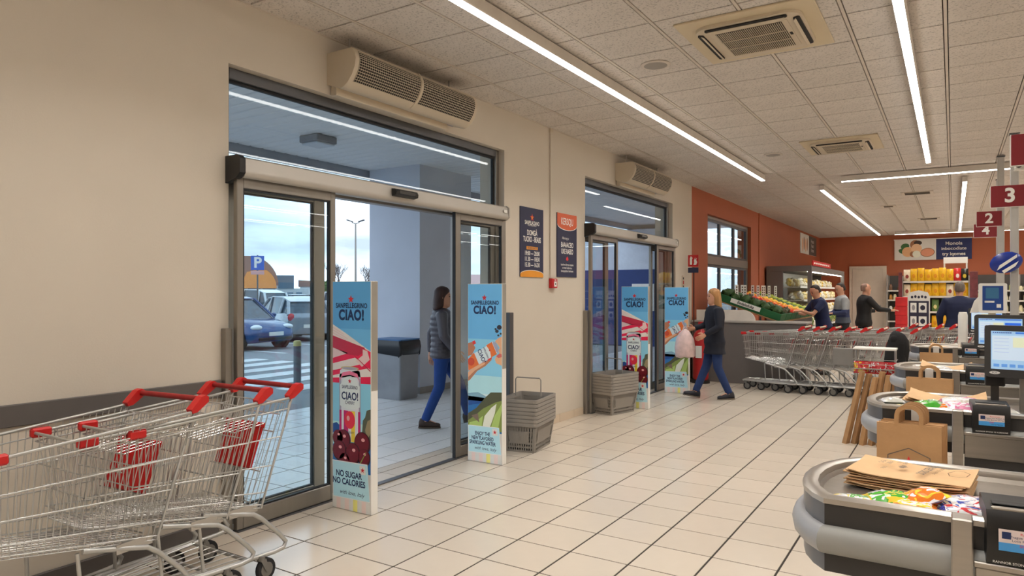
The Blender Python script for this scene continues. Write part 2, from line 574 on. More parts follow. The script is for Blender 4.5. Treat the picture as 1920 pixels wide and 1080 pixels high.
# ---- automatic sliding doors
def make_door(n):
    root = thing('door_%d' % n, kind='structure', loc=(0, 0, 0))
    y0, y1 = D1
    MB().box(-4.25, y0, 0, -4.17, y0 + 0.055, DTOP, b=0.004).build('frame_post', m_alu, root)
    MB().box(-4.25, y1 - 0.055, 0, -4.17, y1, DTOP, b=0.004).build('frame_post', m_alu, root)
    MB().box(-4.25, y0 + 0.055, 3.065, -4.17, y1 - 0.055, DTOP, b=0.004).build('frame_head', m_alu_dark, root)
    MB().box(-4.25, y0 + 0.055, 2.36, -4.16, y1 - 0.055, 2.46, b=0.004).build('transom_bar', m_alu, root)
    gk = MB()
    gk.box(-4.225, y0 + 0.055, 3.045, -4.2, y1 - 0.055, 3.065)
    gk.box(-4.225, y1 - 0.075, 2.46, -4.2, y1 - 0.055, 3.045)
    gk.build('transom_gasket', m_gasket, root)
    MB().box(-4.216, y0 + 0.055, 2.46, -4.208, y1 - 0.075, 3.045).build('transom_pane', m_glass, root)
    def leaf(name, x, a, b, z0, z1, st, br, tr, depth=0.042):
        r = thing(name, parent=root)
        x0, x1 = x - depth / 2, x + depth / 2
        MB().box(x0, a, z0, x1, a + st, z1, b=0.004).build('stile', m_alu, r)
        MB().box(x0, b - st, z0, x1, b, z1, b=0.004).build('stile', m_alu, r)
        MB().box(x0, a + st, z0, x1, b - st, z0 + br, b=0.004).build('rail', m_alu, r)
        MB().box(x0, a + st, z1 - tr, x1, b - st, z1, b=0.004).build('rail', m_alu, r)
        q = MB(); w = 0.011; zz0, zz1 = z0 + br, z1 - tr
        q.box(x - 0.012, a + st, zz0, x + 0.012, a + st + w, zz1); q.box(x - 0.012, b - st - w, zz0, x + 0.012, b - st, zz1)
        q.box(x - 0.012, a + st + w, zz0, x + 0.012, b - st - w, zz0 + w); q.box(x - 0.012, a + st + w, zz1 - w, x + 0.012, b - st - w, zz1)
        q.build('gasket', m_gasket, r)
        MB().box(x - 0.004, a + st + w, zz0 + w, x + 0.004, b - st - w, zz1 - w).build('pane', m_glass, r)
        return r
    leaf('sliding_leaf', -4.035, 2.885, 3.755, 0.012, 2.37, 0.05, 0.115, 0.07)
    r2 = leaf('sliding_leaf', -4.035, 5.285, 6.16, 0.012, 2.37, 0.075, 0.10, 0.07)
    MB().box(-4.052, 5.277, 0.012, -4.018, 5.286, 2.37).build('edge_seal', m_gasket, r2)
    leaf('fixed_leaf', -4.21, y0 + 0.055, 3.805, 0.0, 2.36, 0.11, 0.1, 0.06)
    leaf('fixed_leaf', -4.21, 5.475, y1 - 0.055, 0.0, 2.36, 0.07, 0.1, 0.06)
    # operator housing with rounded front, dark near end cap, radar sensor
    prof = [(-4.1, 2.372), (-3.975, 2.372)] + arc(-3.99, 2.397, 0.04, -68, 20, 5) + [(-3.965, 2.49), (-3.985, 2.503), (-4.1, 2.503)]
    MB().prism(prof, 2.9, 6.115, axis='y').build('operator_housing', mat('satin_aluminium', (180, 174, 165), rough=0.42, metal=0.35, var=0.02), root, smooth=35)
    pc = [(-4.1, 2.33), (-3.985, 2.36), (-3.945, 2.39), (-3.945, 2.485), (-3.975, 2.51), (-4.1, 2.51)]
    MB().prism(pc, 2.855, 2.9, axis='y').build('end_cap', m_black, root)
    MB().prism(pc, 6.115, 6.135, axis='y').build('end_cap', MATS['satin_aluminium'], root)
    sn = MB().prism([(-3.955, 2.405), (-3.905, 2.415), (-3.90, 2.44), (-3.915, 2.465), (-3.955, 2.47)], 4.32, 4.6, axis='y').build('radar_sensor', m_black, root)
    MB().box(-3.902, 4.36, 2.424, -3.897, 4.56, 2.452, b=0.002).build('sensor_lens', mat('sensor_lens', (58, 56, 54), rough=0.15), sn)
    MB().box(-3.949, 6.02, 2.43, -3.944, 6.08, 2.462, b=0.002).build('maker_badge', m_white, root)
    MB().box(-4.06, 2.885, 0.0, -4.0, 6.16, 0.01).build('floor_track', m_alu_dark, root)
    MB().box(-4.1, 6.262, 0, -4.03, 6.34, 1.38, b=0.004).build('guard_plate', m_alu_dark, root)
    MB().box(-4.1, 2.822, 0, -4.05, 2.878, 1.36, b=0.004).build('guard_plate', m_alu, root)
    return root
door1 = make_door(1)
door2 = copy_tree(door1)
door2.name = 'door_2'
door2.location = (0, 5.33, 0)

# ---- window in the orange wall: two rows of three
win = thing('window_1', kind='structure')
ya, yb, za, zb = WIN
MB().box(-4.26, ya, za, -4.18, ya + 0.06, zb, b=0.004).build('frame_post', m_alu, win)
MB().box(-4.26, yb - 0.06, za, -4.18, yb, zb, b=0.004).build('frame_post', m_alu, win)
MB().box(-4.26, ya + 0.06, zb - 0.06, -4.18, yb - 0.06, zb, b=0.004).build('frame_head', m_alu, win)
MB().box(-4.26, ya + 0.06, za, -4.18, yb - 0.06, za + 0.06, b=0.004).build('sill', m_alu, win)
MB().box(-4.27, ya + 0.06, 2.17, -4.16, yb - 0.06, 2.34, b=0.004).build('transom_bar', m_alu, win)
step = (yb - ya - 0.12) / 3
for k in range(3):
    a = ya + 0.06 + k * step; b = a + step
    for z0, z1 in ((za + 0.06, 2.17), (2.34, zb - 0.06)):
        sh = thing('sash', parent=win)
        q = MB(); w = 0.05
        q.box(-4.24, a, z0, -4.19, a + w, z1); q.box(-4.24, b - w, z0, -4.19, b, z1)
        q.box(-4.24, a + w, z0, -4.19, b - w, z0 + w); q.box(-4.24, a + w, z1 - w, -4.19, b - w, z1)
        q.build('sash_frame', m_alu_dark, sh)
        MB().box(-4.218, a + w, z0 + w, -4.212, b - w, z1 - w).build('pane', m_glass, sh)

# ---- linear ceiling lights
m_led = emitter('led_diffuser', LED_COLOR, LED_STRENGTH)
m_body = mat('white_fixture', (214, 206, 196), rough=0.45)
m_steel = mat('bright_steel', (186, 183, 178), rough=0.3, metal=0.9, var=0.03)

def led_line(name, label, p, q, joints=(), group='linear ceiling lights'):
    (x0, y0), (x1, y1) = p, q
    L = sqrt((x1 - x0) ** 2 + (y1 - y0) ** 2)
    o = thing(name, label, 'light', loc=(x0, y0, 0), rz=atan2(y1 - y0, x1 - x0), group=group)
    hw = 0.031
    MB().prism([(-0.036, 3.565), (-0.036, 3.485), (-hw, 3.478), (hw, 3.478), (0.036, 3.485), (0.036, 3.565)], 0, L, axis='x').build('housing', m_body, o)
    js = [0.004] + sorted(joints) + [L - 0.004]
    for a, b in zip(js, js[1:]):
        MB().prism([(-hw, 3.478), (-hw + 0.003, 3.468), (hw - 0.003, 3.468), (hw, 3.478)], a + 0.003, b - 0.003, axis='x').build('diffuser', m_led, o)
    ld = bpy.data.lights.new('lamp', 'AREA')
    ld.shape = 'RECTANGLE'; ld.size = L - 0.02; ld.size_y = 0.055
    ld.energy = LED_WATT_M * L; ld.color = LED_COLOR; ld.spread = radians(LED_SPREAD)
    lo = bpy.data.objects.new('lamp', ld); COL.objects.link(lo); lo.parent = o; lo.location = (L / 2, 0, 3.465)
    n = max(2, int(L / 1.6))
    for i in range(n):
        s = 0.25 + (L - 0.5) * i / (n - 1)
        MB().box(s - 0.012, -0.006, 3.56, s + 0.012, 0.006, CEIL).build('hanger', m_steel, o)
    return o
led_line('linear_light', 'long bright linear ceiling light running along the door wall', (-2.69, -2.55), (-2.69, 12.05), joints=(2.43, 4.88, 7.31, 9.74, 12.17))
led_line('linear_light', 'bright linear ceiling light to the right of the large air conditioner', (-0.30, -2.55), (-0.30, 11.66), joints=(3.4, 7.2, 10.8))
led_line('linear_light', 'linear ceiling light running crosswise above the trolley rows', (-1.6, 12.88), (4.4, 12.88), joints=(1.45, 3.9))
led_line('linear_light', 'linear ceiling light over the refrigerated produce case', (-2.03, 13.75), (-2.03, 25.5), joints=(4, 8))
led_line('linear_light', 'linear ceiling light pointing at the lane number signs', (0.17, 14.0), (0.17, 25.2), joints=(4, 8))
led_line('linear_light', 'linear ceiling light lying across, close to the back wall', (-1.6, 25.65), (6.5, 25.65), joints=(4,))
led_line('linear_light', 'linear ceiling light over the checkout lanes, out to the right', (2.1, -2.55), (2.1, 11.66), joints=(3.4, 7.2, 10.8))
led_line('linear_light', 'linear ceiling light over the far right aisles', (2.6, 14.0), (2.6, 25.2), joints=(4, 8))
led_line('linear_light', 'linear ceiling light far off to the right by the side wall', (4.8, -2.55), (4.8, 25.0), joints=(4.9, 9.8))
led_line('linear_light', 'linear ceiling light nearest the right hand side wall', (7.2, -2.55), (7.2, 25.0), joints=(4.9, 9.8))
# ================================================================== outside: porch, car park, far buildings
m_ptile = mat('porch_tile', (222, 221, 220), rough=0.3, var=0.03, scale=2.5, island=0.03, bump=0.03, bscale=30)
m_asphalt = mat('asphalt', (136, 138, 142), rough=0.9, var=0.12, scale=0.6, bump=0.3, bscale=40)
m_concrete = mat('painted_render', (200, 206, 218), rough=0.85, var=0.05, scale=1.2, bump=0.1, bscale=40)
m_slat = mat('white_canopy_slat', (228, 230, 233), rough=0.5, var=0.02)
m_rwhite = mat('road_paint', (222, 224, 224), rough=0.8, var=0.06, scale=4)
PX = -7.57
tile_field('floor_porch', PX, WX - 0.3, -3.0, 22.0, 220, mtile=m_ptile)
MB().box(-150, -80, -0.25, PX, 160, -0.02).build('ground_car_park', m_asphalt, None, **S)

canopy = MB().box(-8.35, -3.0, 3.66, WX - T, 22.0, 3.95).build('ceiling_porch', mat('canopy_backing', (30, 33, 38), rough=0.8), None, **S)
sl = MB().box(-8.2, 0.0, 3.62, WX - T, 0.178, 3.65, b=0.012).mesh('slat', m_slat)
for k in range(124):
    obj('slat', sl, canopy, (0, -2.9 + k * 0.2, 0))
MB().box(-8.35, -3.0, 3.5, -8.2, 22.0, 3.95, b=0.01).build('edge_beam', mat('canopy_beam', (150, 156, 166), rough=0.6), canopy)
col = MB().box(-8.16, 8.38, 0, -7.08, 9.75, 3.62).build('column_porch', m_concrete, None, **S)
MB().box(-8.175, 8.365, 0, -7.065, 9.765, 0.1, b=0.004).build('plinth', mat('column_plinth', (150, 146, 140), rough=0.5), col)
pw = MB().box(-9.7, 19.4, 2.28, -7.25, 21.4, 3.48).build('wall_porch_end', mat('white_porch_wall', (214, 219, 228), rough=0.8), None, **S)
MB().box(-9.7, 19.38, 0, -7.25, 21.4, 2.28).build('blue_panel', mat('blue_panel', (28, 52, 112), rough=0.5), pw)
MB().box(-8.1, 19.33, 1.05, -7.4, 19.38, 1.85, b=0.006).build('white_board', m_white, pw)

def porch_lamp(label, y):
    o = thing('porch_lamp', label, 'lamp', (-6.95, y, 0), group='surface lamps under the porch canopy')
    MB().box(-0.17, -0.17, 3.53, 0.17, 0.17, 3.62, b=0.01).build('body', mat('lamp_grey', (126, 130, 136), rough=0.5), o)
    MB().box(-0.15, -0.15, 3.505, 0.15, 0.15, 3.53, b=0.008).build('diffuser', mat('lamp_diffuser', (188, 196, 205), rough=0.3), o)
porch_lamp('square grey lamp under the canopy, seen through the near transom', 6.2)
porch_lamp('square grey lamp under the canopy, seen through the far transom', 11.9)

# zebra crossing
zc = thing('zebra_crossing', 'white zebra stripes painted on the asphalt beyond the porch', 'crossing')
st = MB().box(-0.25, -1.6, -0.0199, 0.25, 1.6, -0.012).mesh('stripe', m_rwhite)
for k in range(6): obj('stripe', st, zc, (-9.3 - k * 0.95, 9.2, 0))
for x0, y0, x1, y1 in ((-20.6, -6, -14.9, 40),):
    pk = thing('parking_bays', 'white painted parking bay lines', 'road marking')
    bl = MB().box(-5.2, -0.05, -0.0199, 0, 0.05, -0.014).mesh('bay_line', m_rwhite)
    for k in range(16): obj('bay_line', bl, pk, (-14.9, 2.4 + k * 2.45, 0))

bo = thing('bollard', 'grey steel bollard with a pale yellow top beside the crossing', 'bollard', (-9.25, 7.8, -0.02))
MB().lathe([(0.062, 0), (0.062, 0.72)], 14).build('post', mat('bollard_grey', (96, 106, 116), rough=0.5), bo, smooth=40)
MB().lathe([(0.064, 0.72), (0.064, 0.79), (0.05, 0.81)], 14).build('cap', mat('bollard_cap', (196, 188, 120), rough=0.5), bo, smooth=40)

# steel litter bin with a black bag
m_sheet = mat('grey_sheet_steel', (150, 152, 156), rough=0.4, metal=0.4, var=0.05)
bn = thing('litter_bin', 'tall grey steel litter bin with a black bin bag folded over its rim', 'bin', (-7.15, 7.9, 0))
MB().loft([rrect3 for rrect3 in [[(x, y, z) for x, y in rrect(-0.29 * s, -0.22 * s, 0.29 * s, 0.22 * s, 0.03)] for z, s in ((0.0, 0.92), (0.02, 0.94), (0.78, 1.0), (0.80, 1.0))]]).build('body', m_sheet, bn, smooth=40)
random.seed(3)
rg = []
for z, s in ((0.66, 1.03), (0.70, 1.07), (0.78, 1.09), (0.86, 1.08), (0.885, 1.02)):
    rg.append([(x * (s + random.uniform(-.02, .03)), y * (s + random.uniform(-.02, .03)), z + (random.uniform(-.035, .03) if z < 0.75 else 0)) for x, y in rrect(-0.29, -0.22, 0.29, 0.22, 0.05, 6)])
MB().loft(rg, cap=False).build('bin_bag', mat('black_polythene', (22, 24, 28), rough=0.28, var=0.1), bn, smooth=70)
MB().prism(rrect(-0.30, -0.23, 0.30, 0.23, 0.04), 0.88, 0.90).build('lid_frame', mat('bin_lid_blue', (62, 104, 150), rough=0.4), bn)

# ---- cars
m_tyre = mat('tyre_rubber', (30, 30, 32), rough=0.8)
m_hub = mat('alloy_wheel', (176, 178, 182), rough=0.35, metal=0.7)
m_carglass = mat('car_window_glass', (46, 62, 78), rough=0.06, spec=0.9, var=0.02)
m_lampw = mat('headlamp', (226, 230, 234), rough=0.1, spec=0.8)
m_lampr = mat('tail_lamp', (196, 26, 34), rough=0.15)

def car(label, rgb, x, y, rz, L=3.85, W=1.66, Hh=1.46, name='hatchback_car', rough=0.22, metal=0.3):
    o = thing(name, label, 'car', (x, y, -0.02), rz, group='cars parked outside')
    paint = mat('car_paint_%d_%d_%d' % rgb, rgb, rough=rough, metal=metal, var=0.02, coat=0.6)
    f = L / 2
    hw = W / 2
    secs = [(-f, .80, .38, .80), (-f + .05, .92, .26, .92), (-f + .35, .99, .2, .98), (-.6 * f, 1, .2, .96), (-.1 * f, 1, .2, .92), (.38 * f, 1, .2, .9), (.62 * f, .98, .2, .84), (f - .3, .94, .2, .74), (f - .06, .84, .24, .62), (f, .72, .34, .5)]
    rings = []
    for sx, w, z0, z1 in secs:
        a = hw * w; m_ = (z0 + z1) / 2
        rings.append([(sx, -a * .9, z0), (sx, -a, z0 + .1), (sx, -a, m_ + .05), (sx, -a * .94, z1 - .04), (sx, -a * .82, z1), (sx, a * .82, z1), (sx, a * .94, z1 - .04), (sx, a, m_ + .05), (sx, a, z0 + .1), (sx, a * .9, z0)])
    body = MB().loft(rings).build('body', paint, o, smooth=45)
    g = [(-f + .12, .80, .9, .84), (-f + .40, .84, Hh - .16, .9), (-.5 * f, .84, Hh - .03, .92), (0, .84, Hh - .01, .92), (.14 * f, .84, Hh - .06, .92), (.52 * f, .86, .86, .9)]
    rr = []
    for sx, wt, zt, zb in g:
        zb = min(zb, zt - 0.02); a = hw * wt; tw = a * (0.86 if zt > 1.1 else 0.98)
        rr.append([(sx, -a * 1.06, zb - .02), (sx, -tw, zt), (sx, tw, zt), (sx, a * 1.06, zb - .02)])
    MB().loft(rr).build('window_glass', m_carglass, o)
    roof = MB()
    rf = [(-f + .36, Hh - .17), (-.5 * f, Hh - .02), (0, Hh), (.15 * f, Hh - .05)]
    roof.loft([[(sx, -hw * .74, z), (sx, -hw * .70, z + .03), (sx, hw * .70, z + .03), (sx, hw * .74, z)] for sx, z in rf])
    roof.build('roof', paint, o, smooth=40)
    for s in (-1, 1):
        pl = MB()
        pl.tube([(.53 * f, s * hw * .90, .87), (.15 * f, s * hw * .74, Hh - .03)], .035, 6)
        pl.tube([(-.02 * f, s * hw * .95, .9), (-.02 * f, s * hw * .75, Hh)], .03, 6)
        pl.tube([(-f + .1, s * hw * .86, .88), (-f + .38, s * hw * .75, Hh - .14)], .06, 6)
        pl.tube([(-.62 * f, s * hw * .93, .92), (-.62 * f, s * hw * .75, Hh - .05)], .05, 6)
        pl.build('pillar', paint, o, smooth=50)
        MB().sphere((.42 * f, s * (hw + .08), .95), (.07, .09, .07), 8, 5).build('door_mirror', paint, o, smooth=60)
        MB().sphere((f - .16, s * hw * .68, .64), (.16, .17, .08), 10, 6).build('headlamp', m_lampw, o, smooth=60)
        MB().sphere((-f + .05, s * hw * .78, .80), (.06, .12, .14), 10, 6).build('tail_lamp', m_lampr, o, smooth=60)
        for wx in (-.62 * f, .64 * f):
            M = Matrix.Translation((wx, s * (hw - .08), .30)) @ Matrix.Rotation(-s * pi / 2, 4, 'X')
            MB(M).lathe([(.345, -.03), (.345, .083)], 18).build('wheel_arch', m_black, o, smooth=40)
            wh = MB(M).lathe([(.22, -.1), (.29, -.1), (.30, -.06), (.30, .06), (.28, .095), (.2, .1), (.19, .085)], 18).build('wheel', m_tyre, o, smooth=40)
            hb = MB(M); hb.lathe([(.19, .086), (.17, .094), (.05, .1), (.0, .1)], 18, cap=False)
            hb.build('wheel_disc', m_hub, wh, smooth=30)
    bp = MB(); bp.box(f - .12, -hw * .72, .27, f + .015, hw * .72, .37, b=.02); bp.build('front_grille', m_black, o)
    MB().box(f + .0, -.26, .40, f + .02, .26, .51).build('number_plate', m_white, o)
    MB().box(-f - .02, -.26, .46, -f + .02, .26, .57).build('number_plate', m_white, o)
    return o
car('dark blue hatchback facing the shop, seen through the near sliding leaf', (22, 62, 120), -17.9, 12.65, 0.08, L=3.7)
car('silver grey hatchback with its red tail lamp showing, right of the blue car', (150, 156, 164), -19.6, 16.2, pi - 0.35, L=4.0)
car('white hatchback parked behind the tall banner, beside the silver car', (214, 220, 226), -18.0, 19.6, 0.0)
car('dark estate car with red tail lamps parked far along the first row', (44, 48, 56), -18.0, 24.2, pi, L=4.3, Hh=1.6)
car('pale grey hatchback at the left end of the first row', (198, 204, 210), -13.75, 7.85, 0.0)
rb = [((170, 176, 182), 3.9, 'pale silver'), ((86, 96, 108), 4.3, 'slate grey'), ((204, 208, 212), 3.9, 'off white'), ((60, 70, 84), 4.0, 'dark grey'), ((206, 212, 220), 4.2, 'bright white'), ((120, 128, 138), 4.0, 'mid grey')]
ORD = 'first second third fourth fifth sixth seventh eighth ninth tenth eleventh'.split()
for k in range(11):
    c, L, nm = rb[k % 6]
    car('%s car in the second parking row, %s from the left' % (nm, ORD[k]), c, -29.5, 17.0 + k * 2.6, 0.0 if k % 2 else pi, L=L, Hh=1.5 + 0.12 * (k % 3))

# white car corner close to the kerb, left of the crossing
# ---- parking sign
ps = thing('parking_sign', 'blue square parking sign with a white P on a post', 'sign', (-25.25, 19.15, 0))
# rotate so that the face looks at the shop
ps.rotation_euler = (0, 0, atan2(-18.9, 25.6) + pi / 2)
MB().tube([(0, 0, 0), (0, 0, 3.2)], .035, 8).build('post', m_alu_dark, ps, smooth=50)
MB().box(-.27, -.06, 2.55, .27, -.035, 3.17, b=.01).build('panel', mat('sign_blue', (20, 92, 190), rough=0.4), ps)
MB().box(-.27, -.06, 2.36, .27, -.035, 2.52, b=.006).build('sub_panel', mat('sign_pale_red', (214, 160, 160), rough=0.4), ps)
Print((-.27, -.0605, 2.55), (1, 0, 0), (0, 0, 1)).text('P', .27, .31, .62, m_white, bold=.03).build('letter', ps)

# ---- lamp post
def lamp_post(x, y, hgt, label):
    o = thing('lamp_post', label, 'lamp post', (x, y, 0), YAW)
    MB().tube([(0, 0, 0), (0, 0, hgt)], [.09, .05], 8).build('pole', m_alu, o, smooth=50)
    for s in (-1, 1):
        MB().tube([(0, 0, hgt - .05), (s * .25, 0, hgt + .06)], .03, 6).build('arm', m_alu, o, smooth=50)
        MB(Matrix.Translation((0, 0, hgt)) @ Matrix.Rotation(-s * .3, 4, 'Y')).box(s * .2, -.12, .0, s * .62, .12, .07, b=.02).build('lamp_head', m_alu_dark, o)
lamp_post(-32.8, 32.4, 6.1, 'tall two armed lamp post in the middle of the car park')
lamp_post(-43.9, 50.4, 4.9, 'distant lamp post left of the porch column')
lamp_post(-33.5, 42.6, 3.6, 'short lamp post seen through the right hand leaf')

# ---- buildings beyond the car park
m_winfar = mat('far_window', (120, 140, 158), rough=0.15)
ab = thing('arched_hall', 'arched hall with a brown roof and orange gable beyond the cars', 'building', (-51.3, 38.4, 0), YAW + .359)
arcp = [(-.23 + 2.36 * sin(radians(t)), 2.2 + 2.55 * cos(radians(t))) for t in range(0, 91, 9)]
MB().prism([(-8, 2.2), (-8, 4.75)] + arcp, 0, 9, axis='y').build('roof', mat('brown_roof', (150, 112, 100), rough=0.8), ab)
MB().prism([(-1.1, 1.95), (-.45, 3.35), (.6, 3.62)] + [(-.23 + 2.2 * sin(radians(t)), 2.05 + 1.9 * cos(radians(t))) for t in range(40, 91, 10)] + [(1.97, 1.95)], -.25, 0.1, axis='y').build('gable', mat('orange_gable', (238, 150, 78), rough=0.8), ab)
MB().box(-8, 0.1, 0, 2.1, 9, 2.2).build('wall', mat('pale_wall', (206, 210, 212), rough=0.8), ab)
for k in range(8):
    MB().box(-7.7 + k * 1.22, -.02, .3, -6.7 + k * 1.22, .12, 2.0).build('window', m_winfar, ab)
gb = thing('grey_shed', 'plain slate grey shed right of the arched hall', 'building', (-60.4, 49.2, 0), YAW + .318)
MB().box(-.97, 0, 2.0, .97, 5, 3.42).build('upper_wall', mat('slate_blue_cladding', (92, 112, 130), rough=0.7), gb)
MB().box(-.97, .1, 0, 2.5, 5, 2.01).build('lower_wall', MATS['pale_wall'], gb)
for k in range(3):
    MB().box(-.6 + k * .9, -.02, .3, .0 + k * .9, .14, 1.6).build('window', m_winfar, gb)
wb = thing('white_shed', 'small white building between the shed and the trees', 'building', (-66, 60.0, 0), YAW + .28)
MB().box(-3, 0, 0, 4.5, 8, 2.3).build('wall', mat('white_far_wall', (226, 230, 234), rough=0.8), wb)
MB().prism([(-3.2, 2.3), (4.7, 2.3), (4.7, 2.7), (-3.2, 3.1)], -.2, 8.2, axis='y').build('roof', MATS['brown_roof'], wb)
pb = thing('pink_roofed_building', 'long low building with a pale pink roof behind the lamp post', 'building', (-52, 66, 0), YAW + .2)
MB().box(-6, 0, 0, 17, 10, 1.9).build('wall', MATS['white_far_wall'], pb)
MB().prism([(-.5, 1.9), (10.5, 1.9), (5, 3.9)], -6.4, 17.4, axis='x').build('roof', mat('pink_roof', (214, 172, 168), rough=0.8), pb)
for k in range(10):
    MB().box(-5.4 + k * 2.2, -.03, .4, -4.0 + k * 2.2, .05, 1.4).build('window', m_winfar, pb)
bt = thing('brick_block', 'small brick red block rising behind the pink roof', 'building', (-58, 92, 0), YAW)
MB().box(-1.2, 0, 0, 2.4, 4, 4.6).build('wall', mat('brick_red', (156, 92, 80), rough=0.8), bt)
MB().box(1.3, -.2, 0, 1.9, .5, 5.3).build('chimney', MATS['brick_red'], bt)
fb = thing('far_white_block', 'white flat building seen through the right hand leaf', 'building', (-33, 58, 0), YAW)
MB().box(-6, 0, 0, 12, 8, 4.2).build('wall', MATS['white_far_wall'], fb)
MB().box(-6.2, -.2, 4.2, 12.2, 8.2, 4.5).build('roof', MATS['brown_roof'], fb)
for k in range(6):
    MB().box(-5 + k * 2.6, -.03, 1.4, -3.4 + k * 2.6, .05, 2.8).build('window', m_winfar, fb)

# ---- trees
m_bark = mat('bare_branches', (112, 102, 98), rough=0.9)
m_leaf = mat('green_leaves', (84, 116, 66), rough=0.7, var=0.3, scale=2)
def bare_tree(x, y, hgt, label, seed):
    random.seed(seed)
    o = thing('bare_tree', label, 'tree', (x, y, 0), group='trees beyond the car park')
    MB().tube([(0, 0, 0), (0, 0, hgt * .4)], [.14, .1], 6).build('trunk', m_bark, o)
    mb = MB()
    def br(p, d, l, r, k):
        q = p + d * l
        mb.tube([p, q], [r, r * .6], 3, cap=False)
        if k:
            for _ in range(3):
                n = (d + Vector((random.uniform(-.7, .7), random.uniform(-.7, .7), random.uniform(-.15, .6)))).normalized()
                br(p + d * l * random.uniform(.55, 1), n, l * random.uniform(.6, .8), r * .6, k - 1)
    for _ in range(4):
        br(Vector((0, 0, hgt * .38)), Vector((random.uniform(-.6, .6), random.uniform(-.6, .6), 1)).normalized(), hgt * .26, .07, 4)
    mb.build('crown', m_bark, o)
def leafy(x, y, hgt, w, label, seed, name='green_tree'):
    random.seed(seed)
    o = thing(name, label, 'tree', (x, y, 0), group='trees beyond the car park')
    MB().tube([(0, 0, 0), (0, 0, hgt * .6)], [.12, .06], 6).build('trunk', m_bark, o)
    mb = MB()
    for _ in range(900):
        a = random.uniform(0, 2 * pi); e = random.uniform(-.6, 1); rr_ = random.uniform(.65, 1) * sqrt(max(0.05, 1 - e * e))
        c = Vector((cos(a) * rr_ * w, sin(a) * rr_ * w, hgt * .62 + e * hgt * .38))
        u = Vector((random.uniform(-1, 1), random.uniform(-1, 1), random.uniform(-1, 1))).normalized() * .22
        v = u.orthogonal().normalized() * .16
        mb.add([c - u, c + v, c + u, c - v], [(0, 1, 2, 3)])
    mb.sphere((0, 0, hgt * .6), (w * .8, w * .8, hgt * .3), 10, 7)
    mb.build('crown', m_leaf, o)
bare_tree(-52.5, 49.5, 4.8, 'bare winter tree behind the white shed', 1)
bare_tree(-46.0, 46.5, 4.2, 'bare winter tree left of the tall lamp post', 2)
bare_tree(-44.5, 54.0, 4.6, 'bare winter tree beside the porch column', 3)
bare_tree(-41.0, 51.5, 4.4, 'second bare winter tree beside the porch column', 4)
leafy(-50.5, 46.5, 2.6, 1.3, 'small dark shrub behind the parked silver car', 5)
leafy(-24.8, 30.8, 3.1, 1.3, 'round green tree seen through the right hand leaf', 6)

# ================================================================== fixtures on wall and ceiling
m_cream = mat('cream_painted_steel', (204, 190, 168), rough=0.5, var=0.02)
m_slot = mat('dark_slot', (34, 30, 27), rough=0.8)
m_red = mat('signal_red', (186, 30, 34), rough=0.4)
m_navy = mat('print_navy', (38, 42, 72), rough=0.5, var=0.02)
m_ink = mat('print_dark_blue', (22, 44, 92), rough=0.5, var=0.02)
m_paper = mat('print_white', (238, 236, 230), rough=0.55, var=0.02)
m_pred = mat('print_red', (222, 40, 48), rough=0.5, var=0.02)
m_porange = mat('print_orange', (228, 150, 40), rough=0.5, var=0.02)
m_pcoral = mat('print_coral', (216, 100, 62), rough=0.5, var=0.02)

def air_curtain(label, y0, y1):
    o = thing('air_curtain', label, 'air curtain', group='air curtains above the doors')
    front = [(-3.835, 3.455), (-3.805, 3.42), (-3.79, 3.37), (-3.80, 3.31), (-3.83, 3.25), (-3.875, 3.20), (-3.92, 3.172)]
    prof = [(-4.1, 3.21), (-4.1, 3.455)] + front + [(-3.95, 3.165)]
    MB().prism(prof, y0, y1, axis='y').build('casing', m_cream, o, smooth=35)
    ym = (y0 + y1) / 2 - 0.02
    def at(t):
        t = t * (len(front) - 1); i = min(int(t), len(front) - 2); f = t - i
        return (front[i][0] + (front[i + 1][0] - front[i][0]) * f, front[i][1] + (front[i + 1][1] - front[i][1]) * f)
    for a, b in ((y0 + 0.045, ym - 0.02), (ym + 0.02, y1 - 0.045)):
        gr = thing('intake_grille', parent=o)
        k = 8
        v = []
        for i in range(k + 1):
            x, z = at(0.10 + 0.70 * i / k); v += [(x + 0.0035, a, z), (x + 0.0035, b, z)]
        MB().add(v, [(2 * i + 1, 2 * i, 2 * i + 2, 2 * i + 3) for i in range(k)]).build('recess', m_slot, gr)
        bars = MB()
        for i in range(14):
            x, z = at(0.10 + 0.70 * i / 13)
            bars.box(x + 0.003, a, z - 0.0018, x + 0.0075, b, z + 0.0018)
        n = int((b - a) / 0.022)
        for j in range(n + 1):
            y = a + (b - a) * j / n
            pts = [at(0.10 + 0.70 * i / 5) for i in range(6)]
            for (xa, za), (xb, zb_) in zip(pts, pts[1:]):
                bars.add([(xa + 0.008, y - 0.0015, za), (xa + 0.008, y + 0.0015, za), (xb + 0.008, y + 0.0015, zb_), (xb + 0.008, y - 0.0015, zb_)], [(0, 1, 2, 3)])
        bars.build('lattice', m_cream, gr, kind='stuff')
    rib = [(x + 0.011, z) for x, z in front]
    MB().prism([(x - 0.02, z) for x, z in front][::-1] + rib, ym - 0.014, ym + 0.014, axis='y').build('centre_rib', m_cream, o)
    MB().box(-4.05, y0 + 0.06, 3.188, -3.955, y1 - 0.06, 3.2).build('air_outlet', mat('outlet_grey', (150, 152, 158), rough=0.4), o)
    MB().box(-4.09, y0 + 0.03, 3.13, -4.03, y1 - 0.16, 3.205, b=0.004).build('lower_rail', m_cream, o)
    for y in (y0 + 0.12, y1 - 0.2):
        MB().tube([(-3.98, y, 3.45), (-3.98, y, CEIL)], 0.007, 6).build('hanger_rod', m_steel, o)
air_curtain('large cream air curtain mounted above the near doors', 3.745, 5.33)
air_curtain('smaller looking cream air curtain above the far doors', 9.166, 10.72)

